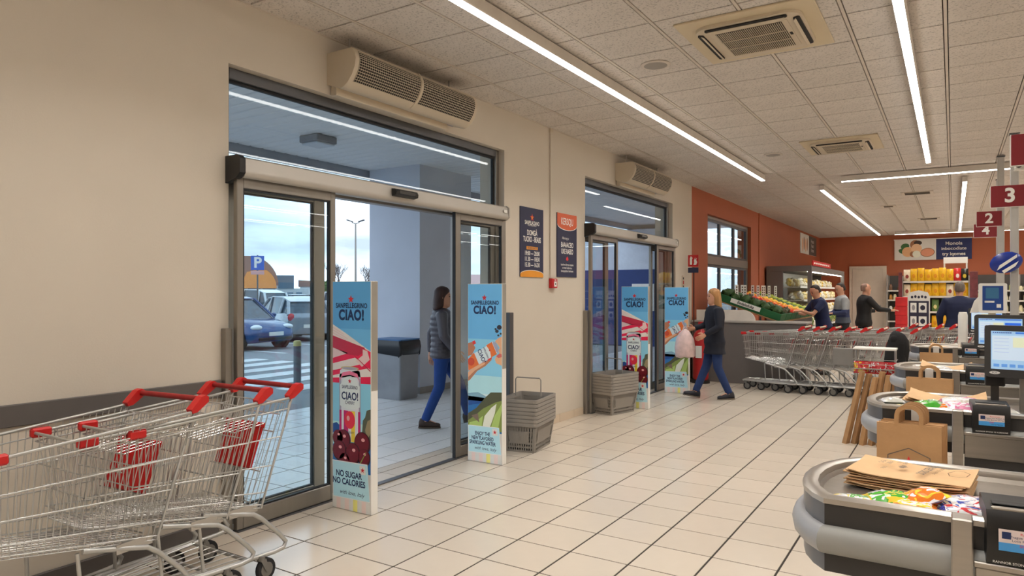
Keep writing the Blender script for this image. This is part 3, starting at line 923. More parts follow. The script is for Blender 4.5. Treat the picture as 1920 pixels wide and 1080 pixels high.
def cassette(label, cx, cy, w, d):
    o = thing('ceiling_air_conditioner', label, 'air conditioner', (cx, cy, CEIL), group='ceiling cassette air conditioners')
    f = MB(); f.box(-w / 2, -d / 2, -0.018, w / 2, d / 2, -0.001, b=0.004)
    f.build('panel', mat('cassette_panel', (206, 190, 160), rough=0.5, var=0.02), o)
    sx, sy = w * 0.39, d * 0.39
    body = rrect(-sx, -sy, sx, sy, 0.12, 6)
    body2 = rrect(-sx + 0.03, -sy + 0.03, sx - 0.03, sy - 0.03, 0.1, 6)
    MB().loft([[(x, y, -0.017) for x, y in body], [(x, y, -0.04) for x, y in body], [(x, y, -0.05) for x, y in body2]][::-1]).build('body', m_cream, o, smooth=35)
    for k in (0, 1, 3):
        a = k * pi / 2
        L = (sx if k % 2 == 0 else sy) - 0.085
        R = Matrix.Rotation(a, 4, 'Z') @ Matrix.Translation((0, -(sy if k % 2 == 0 else sx) + 0.038, 0))
        MB(R).prism(rrect(-L, -0.024, L, 0.02, 0.02, 3), -0.055, -0.046).build('air_slot', m_slot, o)
        MB(R).prism([(0.0, -0.060), (0.018, -0.070), (0.021, -0.066), (0.004, -0.055)], -L + .02, L - .02, axis='x').build('louvre', m_cream, o)
    iw, ih = sx - 0.14, sy - 0.12
    MB().prism(rrect(-iw - 0.04, -ih - 0.035, iw + 0.04, ih + 0.035, .03, 3), -0.0535, -0.049).build('grille_frame', m_cream, o)
    MB().box(-iw, -ih, -0.056, iw, ih, -0.0532).build('grille_back', m_slot, o)
    n = 34
    sl_ = MB().box(-0.0023, -ih, -0.060, 0.0023, ih, -0.0555).mesh('grille_slat', m_cream)
    for i in range(n):
        obj('grille_slat', sl_, o, (-iw + 2 * iw * (i + 0.5) / n, 0, 0))
    for y in (-ih / 3, ih / 3):
        MB().box(-iw, y - 0.003, -0.0625, iw, y + 0.003, -0.0585).build('grille_brace', m_cream, o)
    MB().box(iw + .01, -.03, -.0545, iw + .03, .03, -.0534).build('maker_mark', m_slot, o)
cassette('large cream cassette air conditioner in the ceiling, nearest the viewer', -1.265, 5.44, 0.96, 1.0)
cassette('cream cassette air conditioner in the ceiling, the farther one', -1.25, 10.16, 0.92, 0.98)

def speaker(label, x, y):
    o = thing('ceiling_speaker', label, 'speaker', (x, y, CEIL), group='round ceiling speakers')
    MB().lathe([(0.125, -0.001), (0.13, -0.006), (0.12, -0.012), (0.098, -0.012)][::-1], 28).build('ring', m_tee, o, smooth=40)
    MB().lathe([(0.0, -0.019), (0.06, -0.018), (0.1, -0.012)], 28, cap=False).build('grille', mat('speaker_grille', (150, 143, 135), rough=0.7), o, smooth=60)
speaker('round grey ceiling speaker left of the large air conditioner', -2.18, 5.73)
speaker('round grey ceiling speaker left of the farther air conditioner', -2.18, 10.38)

def vent(label, x, y, w, d):
    o = thing('ceiling_vent', label, 'vent', (x, y, CEIL), group='small ceiling vents')
    MB().box(-w / 2, -d / 2, -0.012, w / 2, d / 2, -0.001, b=0.003).build('frame', m_tee, o)
    MB().box(-w / 2 + 0.06, -d / 2 + 0.05, -0.014, w / 2 - 0.06, d / 2 - 0.05, -0.011).build('opening', m_slot, o)
    for k in range(3):
        yy = -d / 2 + 0.07 + (d - 0.14) * k / 2
        MB().box(-w / 2 + 0.06, yy - 0.012, -0.02, w / 2 - 0.06, yy + 0.012, -0.013).build('blade', mat('vent_blade', (120, 108, 94), rough=0.6), o)
vent('dark slotted ceiling vent between the two far lights', -0.60, 15.9, 0.55, 0.42)
vent('tiny dark ceiling vent closest to the back wall', -0.55, 21.6, 0.5, 0.42)
vent('faint square ceiling hatch left of the far light', -1.25, 18.0, 0.3, 0.3)

# ---- wall posters, conduit, alarm
def poster_hours():
    o = thing('opening_hours_poster', 'navy wall poster with opening hours and an orange arc at the foot', 'poster', (WX, 6.57, 1.775))
    W_, H_ = 0.515, 0.795
    MB().box(0.0005, 0, 0, 0.012, W_, H_).build('panel', m_navy, o)
    p = Print((0.012, 0, 0), (0, 1, 0), (0, 0, 1))
    p.rect(0, 0, W_, .03, m_porange, 0)
    p.poly([(0, 0.03), (W_, 0.03)] + [(W_ / 2 + W_ / 2 * cos(radians(t)), 0.03 + 0.045 * sin(radians(t))) for t in range(0, 181, 15)], m_porange, 0)
    pts = [(W_ / 2 + W_ / 2 * cos(radians(t)), 0.03 + 0.045 * sin(radians(t))) for t in range(0, 181, 15)]
    p.poly(pts + [(a, b + 0.006) for a, b in pts[::-1]], m_paper, 1)
    c = W_ / 2
    p.star(c, .685, .045, m_pred, 1); p.star(c, .685, .026, m_porange, 2)
    p.text('SANPELACIANO', c, .62, .062, m_paper, bold=.02, xs=.72)
    p.text('BUON SABOR NAMSU', c, .592, .024, m_paper, xs=.8)
    p.text('DOMGÀ', c, .505, .085, m_paper, bold=.02, xs=.72)
    p.text('TUCRO - BEABS', c, .43, .085, m_paper, bold=.02, xs=.66)
    p.rect(c - .125, .315, c + .125, .35, m_porange, 1)
    p.text('ORARIO BASTE', c, .332, .032, m_navy, bold=.01)
    for k, tx in enumerate(('19:00 — 20:00', '11.30 — 18:30', '15.30 — 16.30')):
        p.text(tx, c, .27 - k * .066, .07, m_paper, bold=.02, xs=.80)
    p.build('print', o)
poster_hours()
def poster_offer():
    o = thing('offer_poster', 'navy wall poster with a coral rounded top, above the red alarm box', 'poster', (WX, 7.425, 1.79))
    W_, H_ = 0.52, 0.79
    MB().box(0.0005, 0, 0, 0.012, W_, H_).build('panel', m_navy, o)
    p = Print((0.012, 0, 0), (0, 1, 0), (0, 0, 1))
    c = W_ / 2
    arc_ = [(c + c * cos(radians(t)), .66 - 0.07 * sin(radians(t))) for t in range(0, 181, 12)]
    p.poly([(0, H_), (0, .66)] + arc_[::-1][1:-1] + [(W_, .66), (W_, H_)], m_pcoral, 0)
    p.poly(arc_ + [(a, b - .008) for a, b in arc_[::-1]], m_paper, 1)
    p.text('KERSQU', c, .69, .12, m_paper, bold=.012, xs=.72)
    p.text('Nerong a', c - .05, .485, .045, m_paper, shear=.3)
    p.text('BAAAACEIO', c, .40, .088, m_paper, bold=.02, xs=.68)
    p.text('UXE RAEEO', c, .318, .088, m_paper, bold=.02, xs=.68)
    p.ellipse(c, .225, .03, .02, m_pred, 1); p.star(c, .236, .03, m_pred, 2)
    for k, tx in enumerate(('teeritve dvrnoa ospesa', 'ev wea ludanrimg', 'leveqopititan btoleoen')):
        p.text(tx, c, .155 - k * .04, .038, m_paper, bold=.01, xs=.95)
    p.build('print', o)
poster_offer()
cd = thing('cable_conduit', 'thin beige cable conduit running from the ceiling to the red alarm', 'conduit')
MB().box(WX, 7.25, 1.77, WX + 0.022, 7.278, CEIL - 0.005, b=0.003).build('channel', m_wall, cd)
MB().box(WX, 7.236, 3.53, WX + 0.03, 7.292, 3.572, b=0.003).build('end_box', m_cream, cd)
al = thing('fire_alarm_button', 'small red fire alarm call point under the conduit', 'alarm', (WX, 7.30, 1.70))
MB().box(0.0005, -0.065, -0.05, 0.05, 0.065, 0.065, b=0.006).build('box', m_red, al)
MB().box(0.05, -0.02, -0.032, 0.053, 0.04, 0.03, b=0.001).build('press_plate', m_paper, al)
MB().box(0.053, 0.002, -0.012, 0.055, 0.018, 0.012).build('symbol', m_black, al)
MB().box(0.05, -0.01, 0.042, 0.0525, 0.03, 0.054).build('maker_label', m_paper, al)
ks = thing('wall_key_switch', 'slim white switch plate with red mark beside the far doors', 'switch', (WX, 12.12, 1.66))
MB().box(0.0005, -0.05, 0, 0.012, 0.05, 0.24, b=0.003).build('plate', m_cream, ks)
MB().box(0.012, -0.02, 0.02, 0.018, 0.02, 0.06, b=0.002).build('key_barrel', m_black, ks)
MB().box(0.012, -0.02, 0.085, 0.018, 0.02, 0.15, b=0.002).build('rocker', m_red, ks)
MB().box(0.012, -0.02, 0.17, 0.018, 0.02, 0.21, b=0.002).build('indicator', m_black, ks)

# ---- advertising totems
C_ = lambda n, rgb: mat('print_' + n, tuple(min(250, int(c * 1.14 + 6)) for c in rgb), rough=0.45, var=0.02)
sky1, sky2, sky3, sky4 = C_('sky_a', (84, 154, 204)), C_('sky_b', (100, 170, 214)), C_('sky_c', (128, 190, 224)), C_('sky_d', (168, 210, 230))
pk, pkd, crim, crimd = C_('pale_pink', (240, 206, 200)), C_('pale_pink_b', (232, 186, 184)), C_('crimson', (214, 24, 70)), C_('crimson_dark', (176, 34, 62))
sea, sea2, cliff, cliff2 = C_('sea', (30, 96, 156)), C_('sea_dark', (20, 66, 130)), C_('cliff', (78, 82, 66)), C_('cliff_light', (140, 128, 96))
silver, silverd, canlab, magenta, yel = C_('can_silver', (206, 208, 218)), C_('can_edge', (150, 150, 168)), C_('can_label', (206, 216, 240)), C_('magenta', (176, 22, 96)), C_('can_yellow', (240, 186, 52))
ch1, ch2, chh, stemg = C_('cherry', (98, 8, 24)), C_('cherry_dark', (52, 4, 12)), C_('cherry_shine', (226, 150, 150)), C_('stem', (120, 140, 60))
card, cardw = C_('card_blue', (166, 205, 232)), C_('card_edge', (236, 244, 250))
s_pk, s_ye = C_('stripe_pink', (244, 194, 188)), C_('stripe_yellow', (246, 208, 120))
skin1, skin2, nail, hairk = C_('skin', (226, 164, 122)), C_('skin_shadow', (176, 112, 78)), C_('nail_red', (214, 46, 38)), C_('curly_hair', (38, 30, 36))
leafd, leafm, leafl, leafc = C_('leaf_dark', (72, 72, 42)), C_('leaf_mid', (118, 132, 58)), C_('leaf_light', (160, 184, 96)), C_('leaf_cream', (232, 222, 196))
oran, orand = C_('can_orange', (232, 106, 40)), C_('can_orange_dark', (196, 66, 30))
TW, TH = 0.392, 1.68
m_totem = mat('totem_white_board', (234, 232, 226), rough=0.5, var=0.02)

def totem(name, label, y0, kind, group):
    o = thing(name, label, 'advertising totem', (-3.903, y0, 0), group=group)
    MB().box(0, 0, 0, TW, 0.07, TH, b=0.002).build('board', m_totem, o)
    MB().box(TW - 0.0005, 0.004, TH * .53, TW + 0.0015, 0.066, TH - .002).build('edge_strip', mat('totem_edge_grey', (150, 144, 134), rough=0.5), o)
    p = Print((0.004, 0, 0.004), (1, 0, 0), (0, 0, 1))
    W_, H_ = TW - 0.008, TH - 0.008
    X = lambda a: a * W_
    Z = lambda t: H_ * (1 - t)
    q = lambda pts, m, l: p.poly([(X(a), Z(t)) for a, t in pts], m, l)
    el = lambda a, t, ra, rb, m, l, **k: p.ellipse(X(a), Z(t), X(ra), X(rb), m, l, **k)
    skies = [sky1, sky1, sky2, sky2, sky3, sky3, sky4] if kind == 'cherry' else [sky2, sky2, sky2, sky3, sky3, sky4, C_('sky_e', (196, 224, 236))]
    for i, sk_ in enumerate(skies):
        p.rect(0, Z(.72 * (i + 1) / 7), W_, Z(.72 * i / 7), sk_, 0)
    p.rect(0, Z(.83), W_, Z(.72), sea, 0)
    p.star(X(.49), Z(.076), .032, m_pred, 4)
    p.text('SANPELLEGRINO', X(.5), Z(.105), .05, m_ink, 4, bold=.035, xs=.80, spacing=1.06)
    p.text('CIAO!', X(.5), Z(.147), .104, m_ink, 4, bold=.045, xs=.86, spacing=1.08)
    if kind == 'cherry':
        q([(0, .188), (.35, .225), (1, .30), (1, .315), (.82, .315), (0, .245)], pk, 1)
        for i in range(4):
            t0 = .195 + i * .012
            q([(0, t0 + .004), (.3 + i * .1, t0 + .034 + i * .006), (.3 + i * .1, t0 + .038 + i * .006), (0, t0 + .009)], pkd, 2)
        q([(0, .238), (.75, .282), (1, .302), (1, .44), (0, .447)], crim, 2)
        q([(0, .238), (.85, .285), (.86, .30), (.68, .322), (.4, .318), (0, .290)], crimd, 3)
        q([(0, .292), (.42, .312), (0, .338)], pkd, 3)
        q([(0, .362), (.60, .330), (.78, .356), (0, .393)], pk, 3)
        q([(0, .415), (.95, .372), (1, .378), (1, .408), (0, .426)], pk, 3)
        q([(.80, .292), (.92, .298), (.98, .335), (.78, .368), (.62, .344), (.80, .318)], pkd, 4)
        q([(.50, .310), (.52, .310), (1, .382), (1, .388)], crimd, 5)
        q([(.78, .66), (.80, .60), (.86, .585), (.90, .555), (1, .548), (1, .72), (.80, .72)], cliff, 1)
        q([(.86, .64), (.92, .60), (1, .59), (1, .65), (.92, .68)], cliff2, 2)
        q([(0, .63), (.1, .622), (.2, .635), (.2, .67), (0, .67)], sea2, 1)
        # the can
        q([(.18, .42), (.20, .39), (.30, .376), (.45, .371), (.60, .376), (.72, .39), (.745, .42), (.745, .70), (.18, .70)], silver, 3)
        q([(.18, .42), (.23, .42), (.23, .70), (.18, .70)], silverd, 4)
        q([(.70, .42), (.745, .42), (.745, .70), (.70, .70)], silverd, 4)
        el(.46, .378, .24, .034, C_('can_rim', (176, 164, 120)), 4); el(.46, .379, .20, .022, silverd, 5)
        q([(.19, .44), (.26, .40), (.46, .39), (.66, .40), (.735, .44), (.66, .416), (.46, .406), (.26, .416)], C_('can_pink', (226, 110, 140)), 5)
        q([(.20, .455), (.32, .42), (.46, .412), (.60, .42), (.725, .455), (.725, .545), (.6, .556), (.46, .56), (.32, .556), (.20, .545)], canlab, 5)
        p.star(X(.46), Z(.435), .019, m_pred, 6)
        p.text('SANPELLEGRINO', X(.46), Z(.462), .034, m_ink, 6, bold=.02, xs=.62)
        p.text('CIAO!', X(.465), Z(.502), .078, m_ink, 6, bold=.025, xs=.82)
        p.text('CHERRY', X(.465), Z(.53), .034, m_ink, 6, bold=.01, xs=.75)
        for a0, a1, mm in ((.185, .24, magenta), (.30, .42, magenta), (.50, .60, yel), (.68, .74, magenta)):
            q([(a0, .565), (a1, .565), (a1, .70), (a0, .70)], mm, 6)
        el(.46, .605, .14, .17, C_('cherry_icon', (206, 40, 60)), 7); el(.42, .598, .04, .05, chh, 8)
        p.text('CHERRY', X(.47), Z(.66), .022, m_ink, 8)
        # cherries
        for a, t, r in ((.02, .69, .15), (.30, .695, .19), (.80, .70, .21), (.12, .745, .19), (.55, .75, .20), (.95, .76, .16), (.33, .79, .16)):
            el(a if 0.16 < a < .8 else max(r, min(1 - r, a)), t, r, r * 1.05, ch2, 7 if t < .72 else 9)
            aa = a if 0.16 < a < .8 else max(r, min(1 - r, a))
            el(aa - r * .06, t - .003, r * .88, r * .92, ch1, 8 if t < .72 else 10)
            el(aa + r * .1, t - .016, r * .22, r * .16, chh, 9 if t < .72 else 11)
        q([(.72, .79), (.74, .792), (.90, .735), (.88, .735)], stemg, 12)
        lines = (('NO SUGAR', .845), ('NO CALORIES', .878)); sz = .062; card_t = (.79, .952)
    else:
        # hilly shore, leaves and shirt
        q([(0, .62), (.3, .61), (.6, .635), (1, .635), (1, .66), (0, .66)], C_('far_hill', (120, 160, 176)), 1)
        q([(0, .635), (.6, .64), (.6, .78), (0, .78)], sea2, 1); q([(0, .69), (.4, .67), (.4, .76), (0, .76)], sea, 2)
        q([(0, .735), (.25, .70), (.5, .64), (.68, .605), (1, .60), (1, .82), (0, .82)], leafd, 3)
        q([(0, .775), (.2, .745), (.45, .70), (.8, .66), (1, .645), (1, .82), (0, .82)], leafm, 4)
        q([(0, .82), (.05, .785), (.28, .77), (.45, .74), (.40, .82)], leafl, 5)
        q([(.42, .82), (.50, .74), (.70, .69), (.85, .665), (.80, .72), (.62, .82)], leafc, 6)
        q([(.66, .82), (.80, .73), (.95, .68), (1, .66), (1, .70), (.88, .82)], leafl, 7)
        q([(.10, .745), (.30, .73), (.34, .78), (.16, .755)], C_('leaf_brown', (112, 92, 74)), 6)
        # hand, tilted can, chin and curls at the right edge
        q([(0, .505), (.30, .45), (.56, .43), (.72, .405), (.70, .425), (.52, .46), (.28, .49), (.05, .545), (0, .55)], skin2, 2)
        q([(0, .50), (.30, .445), (.52, .43), (.50, .45), (.20, .49), (0, .53)], skin1, 3)
        q([(.58, .425), (.70, .400), (.71, .412), (.62, .43)], nail, 5)
        q([(0, .335), (.12, .328), (.22, .36), (.12, .40), (0, .41)], skin2, 2); q([(.12, .325), (.20, .318), (.24, .335), (.16, .345)], nail, 3)
        q([(1, .29), (.90, .30), (.80, .318), (.90, .34), (.94, .355), (.90, .365), (.93, .385), (.84, .40), (.80, .42), (.84, .44), (1, .452)], skin1, 2)
        q([(.84, .40), (.93, .385), (1, .388), (1, .405), (.90, .41)], C_('lips', (196, 92, 80)), 3)
        for a, t, r in ((.93, .24, .07), (.86, .262, .05), (.97, .275, .03), (.9, .285, .03), (.82, .25, .03)):
            el(a, t, r, r * .8, hairk, 3)
        ang = radians(28); cx, ct = .44, .398
        def cq(pts, m, l):
            out = []
            for a, b in pts:
                x = a * cos(ang) - b * sin(ang); y = a * sin(ang) + b * cos(ang)
                out.append((min(W_, max(0.0, X(cx) + x)), Z(ct) + y))
            p.poly(out, m, l)
        cq([(-.22, -.062), (.165, -.062), (.19, -.035), (.19, .035), (.165, .062), (-.22, .062)], silver, 6)
        cq([(-.22, -.062), (-.08, -.062), (-.08, .062), (-.22, .062)], oran, 7)
        cq([(.08, -.062), (.15, -.062), (.15, .062), (.08, .062)], oran, 7)
        cq([(-.08, -.055), (.08, -.055), (.095, 0), (.08, .055), (-.08, .055)], canlab, 8)
        cq([(-.20 + .04 * cos(t / 12 * 2 * pi) + .05, .038 * sin(t / 12 * 2 * pi)) for t in range(12)], orand, 8)
        cq([(.165, -.062), (.19, -.035), (.19, .035), (.165, .062), (.155, .04), (.155, -.04)], silverd, 9)
        p.text('CIAO!', X(.41), Z(.405), .06, m_ink, 9, rot=ang - radians(90), bold=.02, xs=.85)
        p.text('SANPELLEGRINO', X(.54), Z(.385), .026, m_ink, 9, rot=ang - radians(90), bold=.01, xs=.6)
        p.star(X(.65), Z(.37), .013, m_pred, 9)
        lines = (('ENJOY THE', .842), ('NEW FLAVORED', .868), ('SPARKLING WATER', .894)); sz = .048; card_t = (.80, .952)
    # stripes and card
    n = 9
    for i in range(n):
        mm = m_paper if i % 2 == 0 else (s_ye if i == 5 else s_pk)
        p.rect(W_ * i / n, 0, W_ * (i + 1) / n, Z(.94), mm, 13)
    q([(0, card_t[0]), (.93, card_t[0] - .004), (1, card_t[1] - .004), (.02, card_t[1])], cardw, 14)
    q([(.015, card_t[0] + .003), (.92, card_t[0]), (.985, card_t[1] - .007), (.03, card_t[1] - .003)], card, 15)
    q([(.72, card_t[0] + .007), (.87, card_t[0] + .005), (.89, card_t[0] + .042), (.74, card_t[0] + .044)], m_paper, 16)
    p.star(X(.805), Z(card_t[0] + .025), .021, m_pred, 17)
    for tx, t in lines:
        p.text(tx, X(.44), Z(t), sz, m_ink, 16, bold=.03, xs=.84 if kind == 'cherry' else .70)
    p.text('with love, Italy', X(.52), Z(.924), .042, m_ink, 16, shear=.35)
    p.build('print', o)
    return o
totem('advertising_totem', 'tall totem with a striped parasol and cherry can, next to the near trolleys', 3.62, 'cherry', 'advertising totems')
totem('advertising_totem', 'tall totem with a tilted orange can, left of the near basket stack', 5.325, 'drink', 'advertising totems')
totem('advertising_totem', 'tall totem with a striped parasol, half hidden by the far basket stack', 8.95, 'cherry', 'advertising totems')
totem('advertising_totem', 'tall totem with a tilted orange can, behind the far basket stack', 10.655, 'drink', 'advertising totems')

# ---- stacks of shopping baskets
m_bask = mat('grey_basket_plastic', (146, 140, 133), rough=0.55, var=0.03)
def basket_meshes():
    h, tx, ty, bx, by = 0.30, 0.195, 0.285, 0.155, 0.235
    body = MB()
    def P(side, t, z):
        f = z / h
        X = bx + (tx - bx) * f; Y = by + (ty - by) * f
        return {0: (-X + 2 * X * t, -Y, z), 1: (X, -Y + 2 * Y * t, z), 2: (X - 2 * X * t, Y, z), 3: (-X, Y - 2 * Y * t, z)}[side]
    zs = [0.0, 0.02, 0.045, 0.055, 0.085, 0.10, 0.205, 0.215, 0.26, 0.30]
    for sd in range(4):
        n = 26 if sd % 2 == 0 else 38
        for i in range(n):
            t0, t1 = i / n, (i + 1) / n
            for a, b in zip(zs, zs[1:]):
                slot = i % 2 == 1 and 1 < i < n - 2 and ((a, b) in ((0.02, 0.045), (0.055, 0.085), (0.215, 0.26)))
                if (a, b) == (0.10, 0.205) and (i in (2, 4, n - 3, n - 5)): slot = True
                if slot: continue
                body.add([P(sd, t0, a), P(sd, t1, a), P(sd, t1, b), P(sd, t0, b)], [(0, 1, 2, 3)])
    nb = 10
    for i in range(nb):
        y = -by + 2 * by * i / nb
        if i % 2 == 0: body.box(-bx, y, 0, bx, y + 2 * by / nb, 0.005)
    for i in range(7):
        x = -bx + 2 * bx * i / 6.5
        body.box(x, -by, 0.001, min(x + 0.02, bx), by, 0.006)
    rim = MB()
    for z0, z1, o_ in ((h - 0.035, h - 0.028, 0.010), (h - 0.028, h, 0.012)):
        out = rrect(-tx - o_, -ty - o_, tx + o_, ty + o_, 0.035, 4); inn = rrect(-tx + 0.004, -ty + 0.004, tx - 0.004, ty - 0.004, 0.025, 4)
        rim.loft([[(x, y, z1) for x, y in inn], [(x, y, z1) for x, y in out], [(x, y, z0) for x, y in out], [(x, y, z0) for x, y in inn]], cap=False)
    hd = MB()
    hd.tube([(-0.14, 0.0, h - 0.005), (-0.14, 0.0, h + 0.165), (-0.125, 0.0, h + 0.185), (0.125, 0.0, h + 0.185), (0.14, 0.0, h + 0.165), (0.14, 0.0, h - 0.005)], 0.007, 6)
    fold = MB()
    fold.tube([(-tx + .004, -0.19, h + 0.004), (-tx + .02, -.14, h + .008), (tx - .02, -.14, h + .008), (tx - .004, -0.19, h + .004)], 0.006, 6)
    return body.mesh('body', m_bask, 30), rim.mesh('rim', m_bask, 40), hd.mesh('handle', m_bask, 50), fold.mesh('handle', m_bask, 50)
BM_ = basket_meshes()
def basket_stack(x, y, rz, n, where):
    words = ['lowest', 'second', 'third', 'fourth', 'fifth', 'sixth', 'seventh', 'eighth']
    for k in range(n):
        pos = 'bottom basket' if k == 0 else ('topmost basket, handle up,' if k == n - 1 else '%s basket from the floor' % words[k])
        o = thing('shopping_basket', 'grey shopping basket, %s in the stack %s' % (pos, where), 'basket', (x, y, 0.001 + 0.0385 * k), rz, group='shopping baskets stacked by the doors')
        bd = obj('body', BM_[0], o); bd.scale = (1, 1, 1) if k == 0 else (.95, .965, 1); obj('rim', BM_[1], o); obj('handle', BM_[2] if k == n - 1 else BM_[3], o)
basket_stack(-3.70, 6.10, radians(10), 7, 'near the hours poster')
basket_stack(-3.82, 8.50, radians(-14), 7, 'by the far doors')
# ================================================================== shopping trolleys
m_wire = mat('galvanised_wire', (196, 196, 194), rough=0.32, metal=0.75, var=0.03)
m_tube = mat('galvanised_tube', (186, 186, 183), rough=0.36, metal=0.7, var=0.04)
m_tred = mat('trolley_red_plastic', (196, 26, 26), rough=0.42, var=0.03)
m_tgrip = mat('worn_red_handle', (150, 30, 32), rough=0.5, var=0.2, scale=14)
m_thub = mat('castor_grey', (120, 118, 114), rough=0.4, metal=0.5)
m_creamg = mat('cream_handle', (214, 202, 178), rough=0.5, var=0.05)

def V3(a, b, t): return tuple(a[i] + (b[i] - a[i]) * t for i in range(3))

def make_cart(grip):
    """forward is +x, handle at the rear; rear wheels at x = 0"""
    o = thing('shopping_trolley')
    RT = lambda s: (-0.19, s * 0.265, 0.955)      # rear top corner
    FT = lambda s: (0.72, s * 0.215, 0.895)        # front top corner
    RB = lambda s: (0.0, s * 0.235, 0.385)        # rear bottom corner
    FB = lambda s: (0.675, s * 0.18, 0.50)        # front bottom corner
    w = 0.0026
    for s in (-1, 1):
        sp = MB()
        n = 26
        for i in range(1, n):
            t = i / n
            sp.tube([V3(RT(s), FT(s), t), V3(RB(s), FB(s), t)], w, 4, cap=False)
        for lv in (0.10, 0.36, 0.62, 0.86, 0.97):
            sp.tube([V3(RT(s), RB(s), lv), V3(FT(s), FB(s), lv)], 0.0036, 5, cap=False)
        sp.build('side_grid', m_wire, o, kind='stuff')
        MB().tube([RT(s), V3(RT(s), FT(s), .5), FT(s)], 0.0075, 8).build('top_rail', m_tube, o, smooth=60)
        MB().tube([(-0.235, s * 0.262, 0.985), RT(s), RB(s)], 0.0065, 8).build('rear_upright', m_tube, o, smooth=60)
        MB().tube([(-0.232, s * 0.25, 0.99), (-0.175, s * 0.262, 0.93), (-0.155, s * 0.262, 0.86), (-0.14, s * 0.262, 0.80)], 0.005, 6).build('handle_bracket', m_tube, o, smooth=60)
    fr = MB()
    for i in range(1, 10):
        fr.tube([V3(FT(-1), FT(1), i / 10), V3(FB(-1), FB(1), i / 10)], w, 4, cap=False)
    for lv in (0.10, .36, .62, .86): fr.tube([V3(FT(-1), FB(-1), lv), V3(FT(1), FB(1), lv)], 0.0034, 5, cap=False)
    fr.build('front_grid', m_wire, o, kind='stuff')
    MB().tube([FT(-1), FT(1)], 0.0075, 8).build('front_rail', m_tube, o, smooth=60)
    bt = MB()
    for i in range(11):
        bt.tube([V3(RB(-1), RB(1), i / 10), V3(FB(-1), FB(1), i / 10)], w, 4, cap=False)
    for i in range(20):
        bt.tube([V3(RB(-1), FB(-1), i / 19), V3(RB(1), FB(1), i / 19)], w, 4, cap=False)
    bt.build('base_grid', m_wire, o, kind='stuff')
    # rear gate, swung forward, with the red child seat flap
    GT = lambda s: (-0.15, s * 0.245, 0.93)
    GB = lambda s: (0.06, s * 0.215, 0.43)
    rg_ = MB()
    for i in range(11):
        rg_.tube([V3(GT(-1), GT(1), i / 10), V3(GB(-1), GB(1), i / 10)], w, 4, cap=False)
    for lv in (0, .12, .3, .7, 1): rg_.tube([V3(GT(-1), GB(-1), lv), V3(GT(1), GB(1), lv)], 0.0036, 5, cap=False)
    rg_.build('rear_gate', m_wire, o, kind='stuff')
    fm = Matrix.Translation((-0.035, 0, 0.70)) @ Matrix.Rotation(radians(-21), 4, 'Y')
    fl = MB(fm); fl.box(-0.007, -0.16, -0.12, 0.007, 0.16, 0.12, b=0.004)
    flap = fl.build('child_seat_flap', m_tred, o)
    for k in range(7):
        MB(fm).box(0.007, -0.138 + k * 0.043, -0.105, 0.0105, -0.118 + k * 0.043, 0.10).build('rib', m_tred, flap)
    MB(fm).box(-0.012, -0.165, 0.10, 0.012, -0.02, 0.13, b=0.004).build('hinge_cover', m_tred, flap)
    MB(fm).box(-0.012, 0.02, 0.10, 0.012, 0.165, 0.13, b=0.004).build('hinge_cover', m_tred, flap)
    st = MB()
    for i in range(8):
        yy = -0.17 + 0.34 * i / 7
        st.tube([(-0.07, yy, 0.82), (0.12, yy * .95, 0.80), (0.135, yy * .95, 0.72)], w, 4, cap=False)
    st.tube([(0.135, -0.17, 0.72), (0.135, 0.17, 0.72)], 0.0036, 5); st.tube([(0.12, -.17, .80), (.12, .17, .80)], .0036, 5)
    st.build('child_seat_grid', m_wire, o, kind='stuff')
    # handle
    MB().tube([(-0.25, -0.235, 1.008), (-0.25, 0.235, 1.008)], 0.0145, 10).build('handle_bar', grip, o, smooth=50)
    for s in (-1, 1):
        prof = [(-0.268, 0.995), (-0.268, 1.02), (-0.25, 1.03), (-0.225, 1.024), (-0.165, 0.968), (-0.172, 0.948), (-0.20, 0.952), (-0.252, 0.985)]
        MB().prism(prof, s * 0.232, s * 0.275, axis='y').build('handle_end', m_tred, o)
        MB().box(0.645, s * 0.198, 0.872, 0.735, s * 0.232, 0.915, b=0.008).build('corner_bumper', m_tred, o)
    # basket carrier rails, bent legs, chassis
    for s in (-1, 1):
        leg = [(0.34, s * 0.205, 0.432), (0.16, s * 0.225, 0.392), (0.05, s * 0.235, 0.365), (0.0, s * 0.24, 0.33), (-0.115, s * 0.255, 0.215), (-0.15, s * 0.26, 0.17), (-0.135, s * 0.26, 0.14), (-0.07, s * 0.258, 0.135), (0.3, s * 0.225, 0.14), (0.72, s * 0.15, 0.145)]
        MB().tube(leg, 0.0125, 8).build('frame_tube', m_tube, o, smooth=60)
        MB().tube([(0.36, s * 0.2, 0.43), (0.35, s * 0.205, 0.3), (0.34, s * 0.215, 0.145)], 0.009, 8).build('frame_strut', m_tube, o, smooth=60)
        MB().box(0.02, s * 0.222, 0.375, 0.2, s * 0.232, 0.418).build('carrier_plate', m_steel, o)
    MB().tube([(0.72, -0.15, 0.145), (0.72, 0.15, 0.145)], 0.0125, 8).build('front_crossbar', m_tube, o, smooth=60)
    MB().tube([(0.1, -0.24, 0.14), (0.1, 0.24, 0.14)], 0.009, 8).build('rear_crossbar', m_tube, o, smooth=60)
    rk = MB()
    for i in range(7): rk.tube([(0.1, -0.21 + 0.07 * i, 0.148), (0.7, (-0.21 + 0.07 * i) * .62, 0.15)], 0.0032, 4, cap=False)
    rk.build('lower_rack', m_wire, o, kind='stuff')
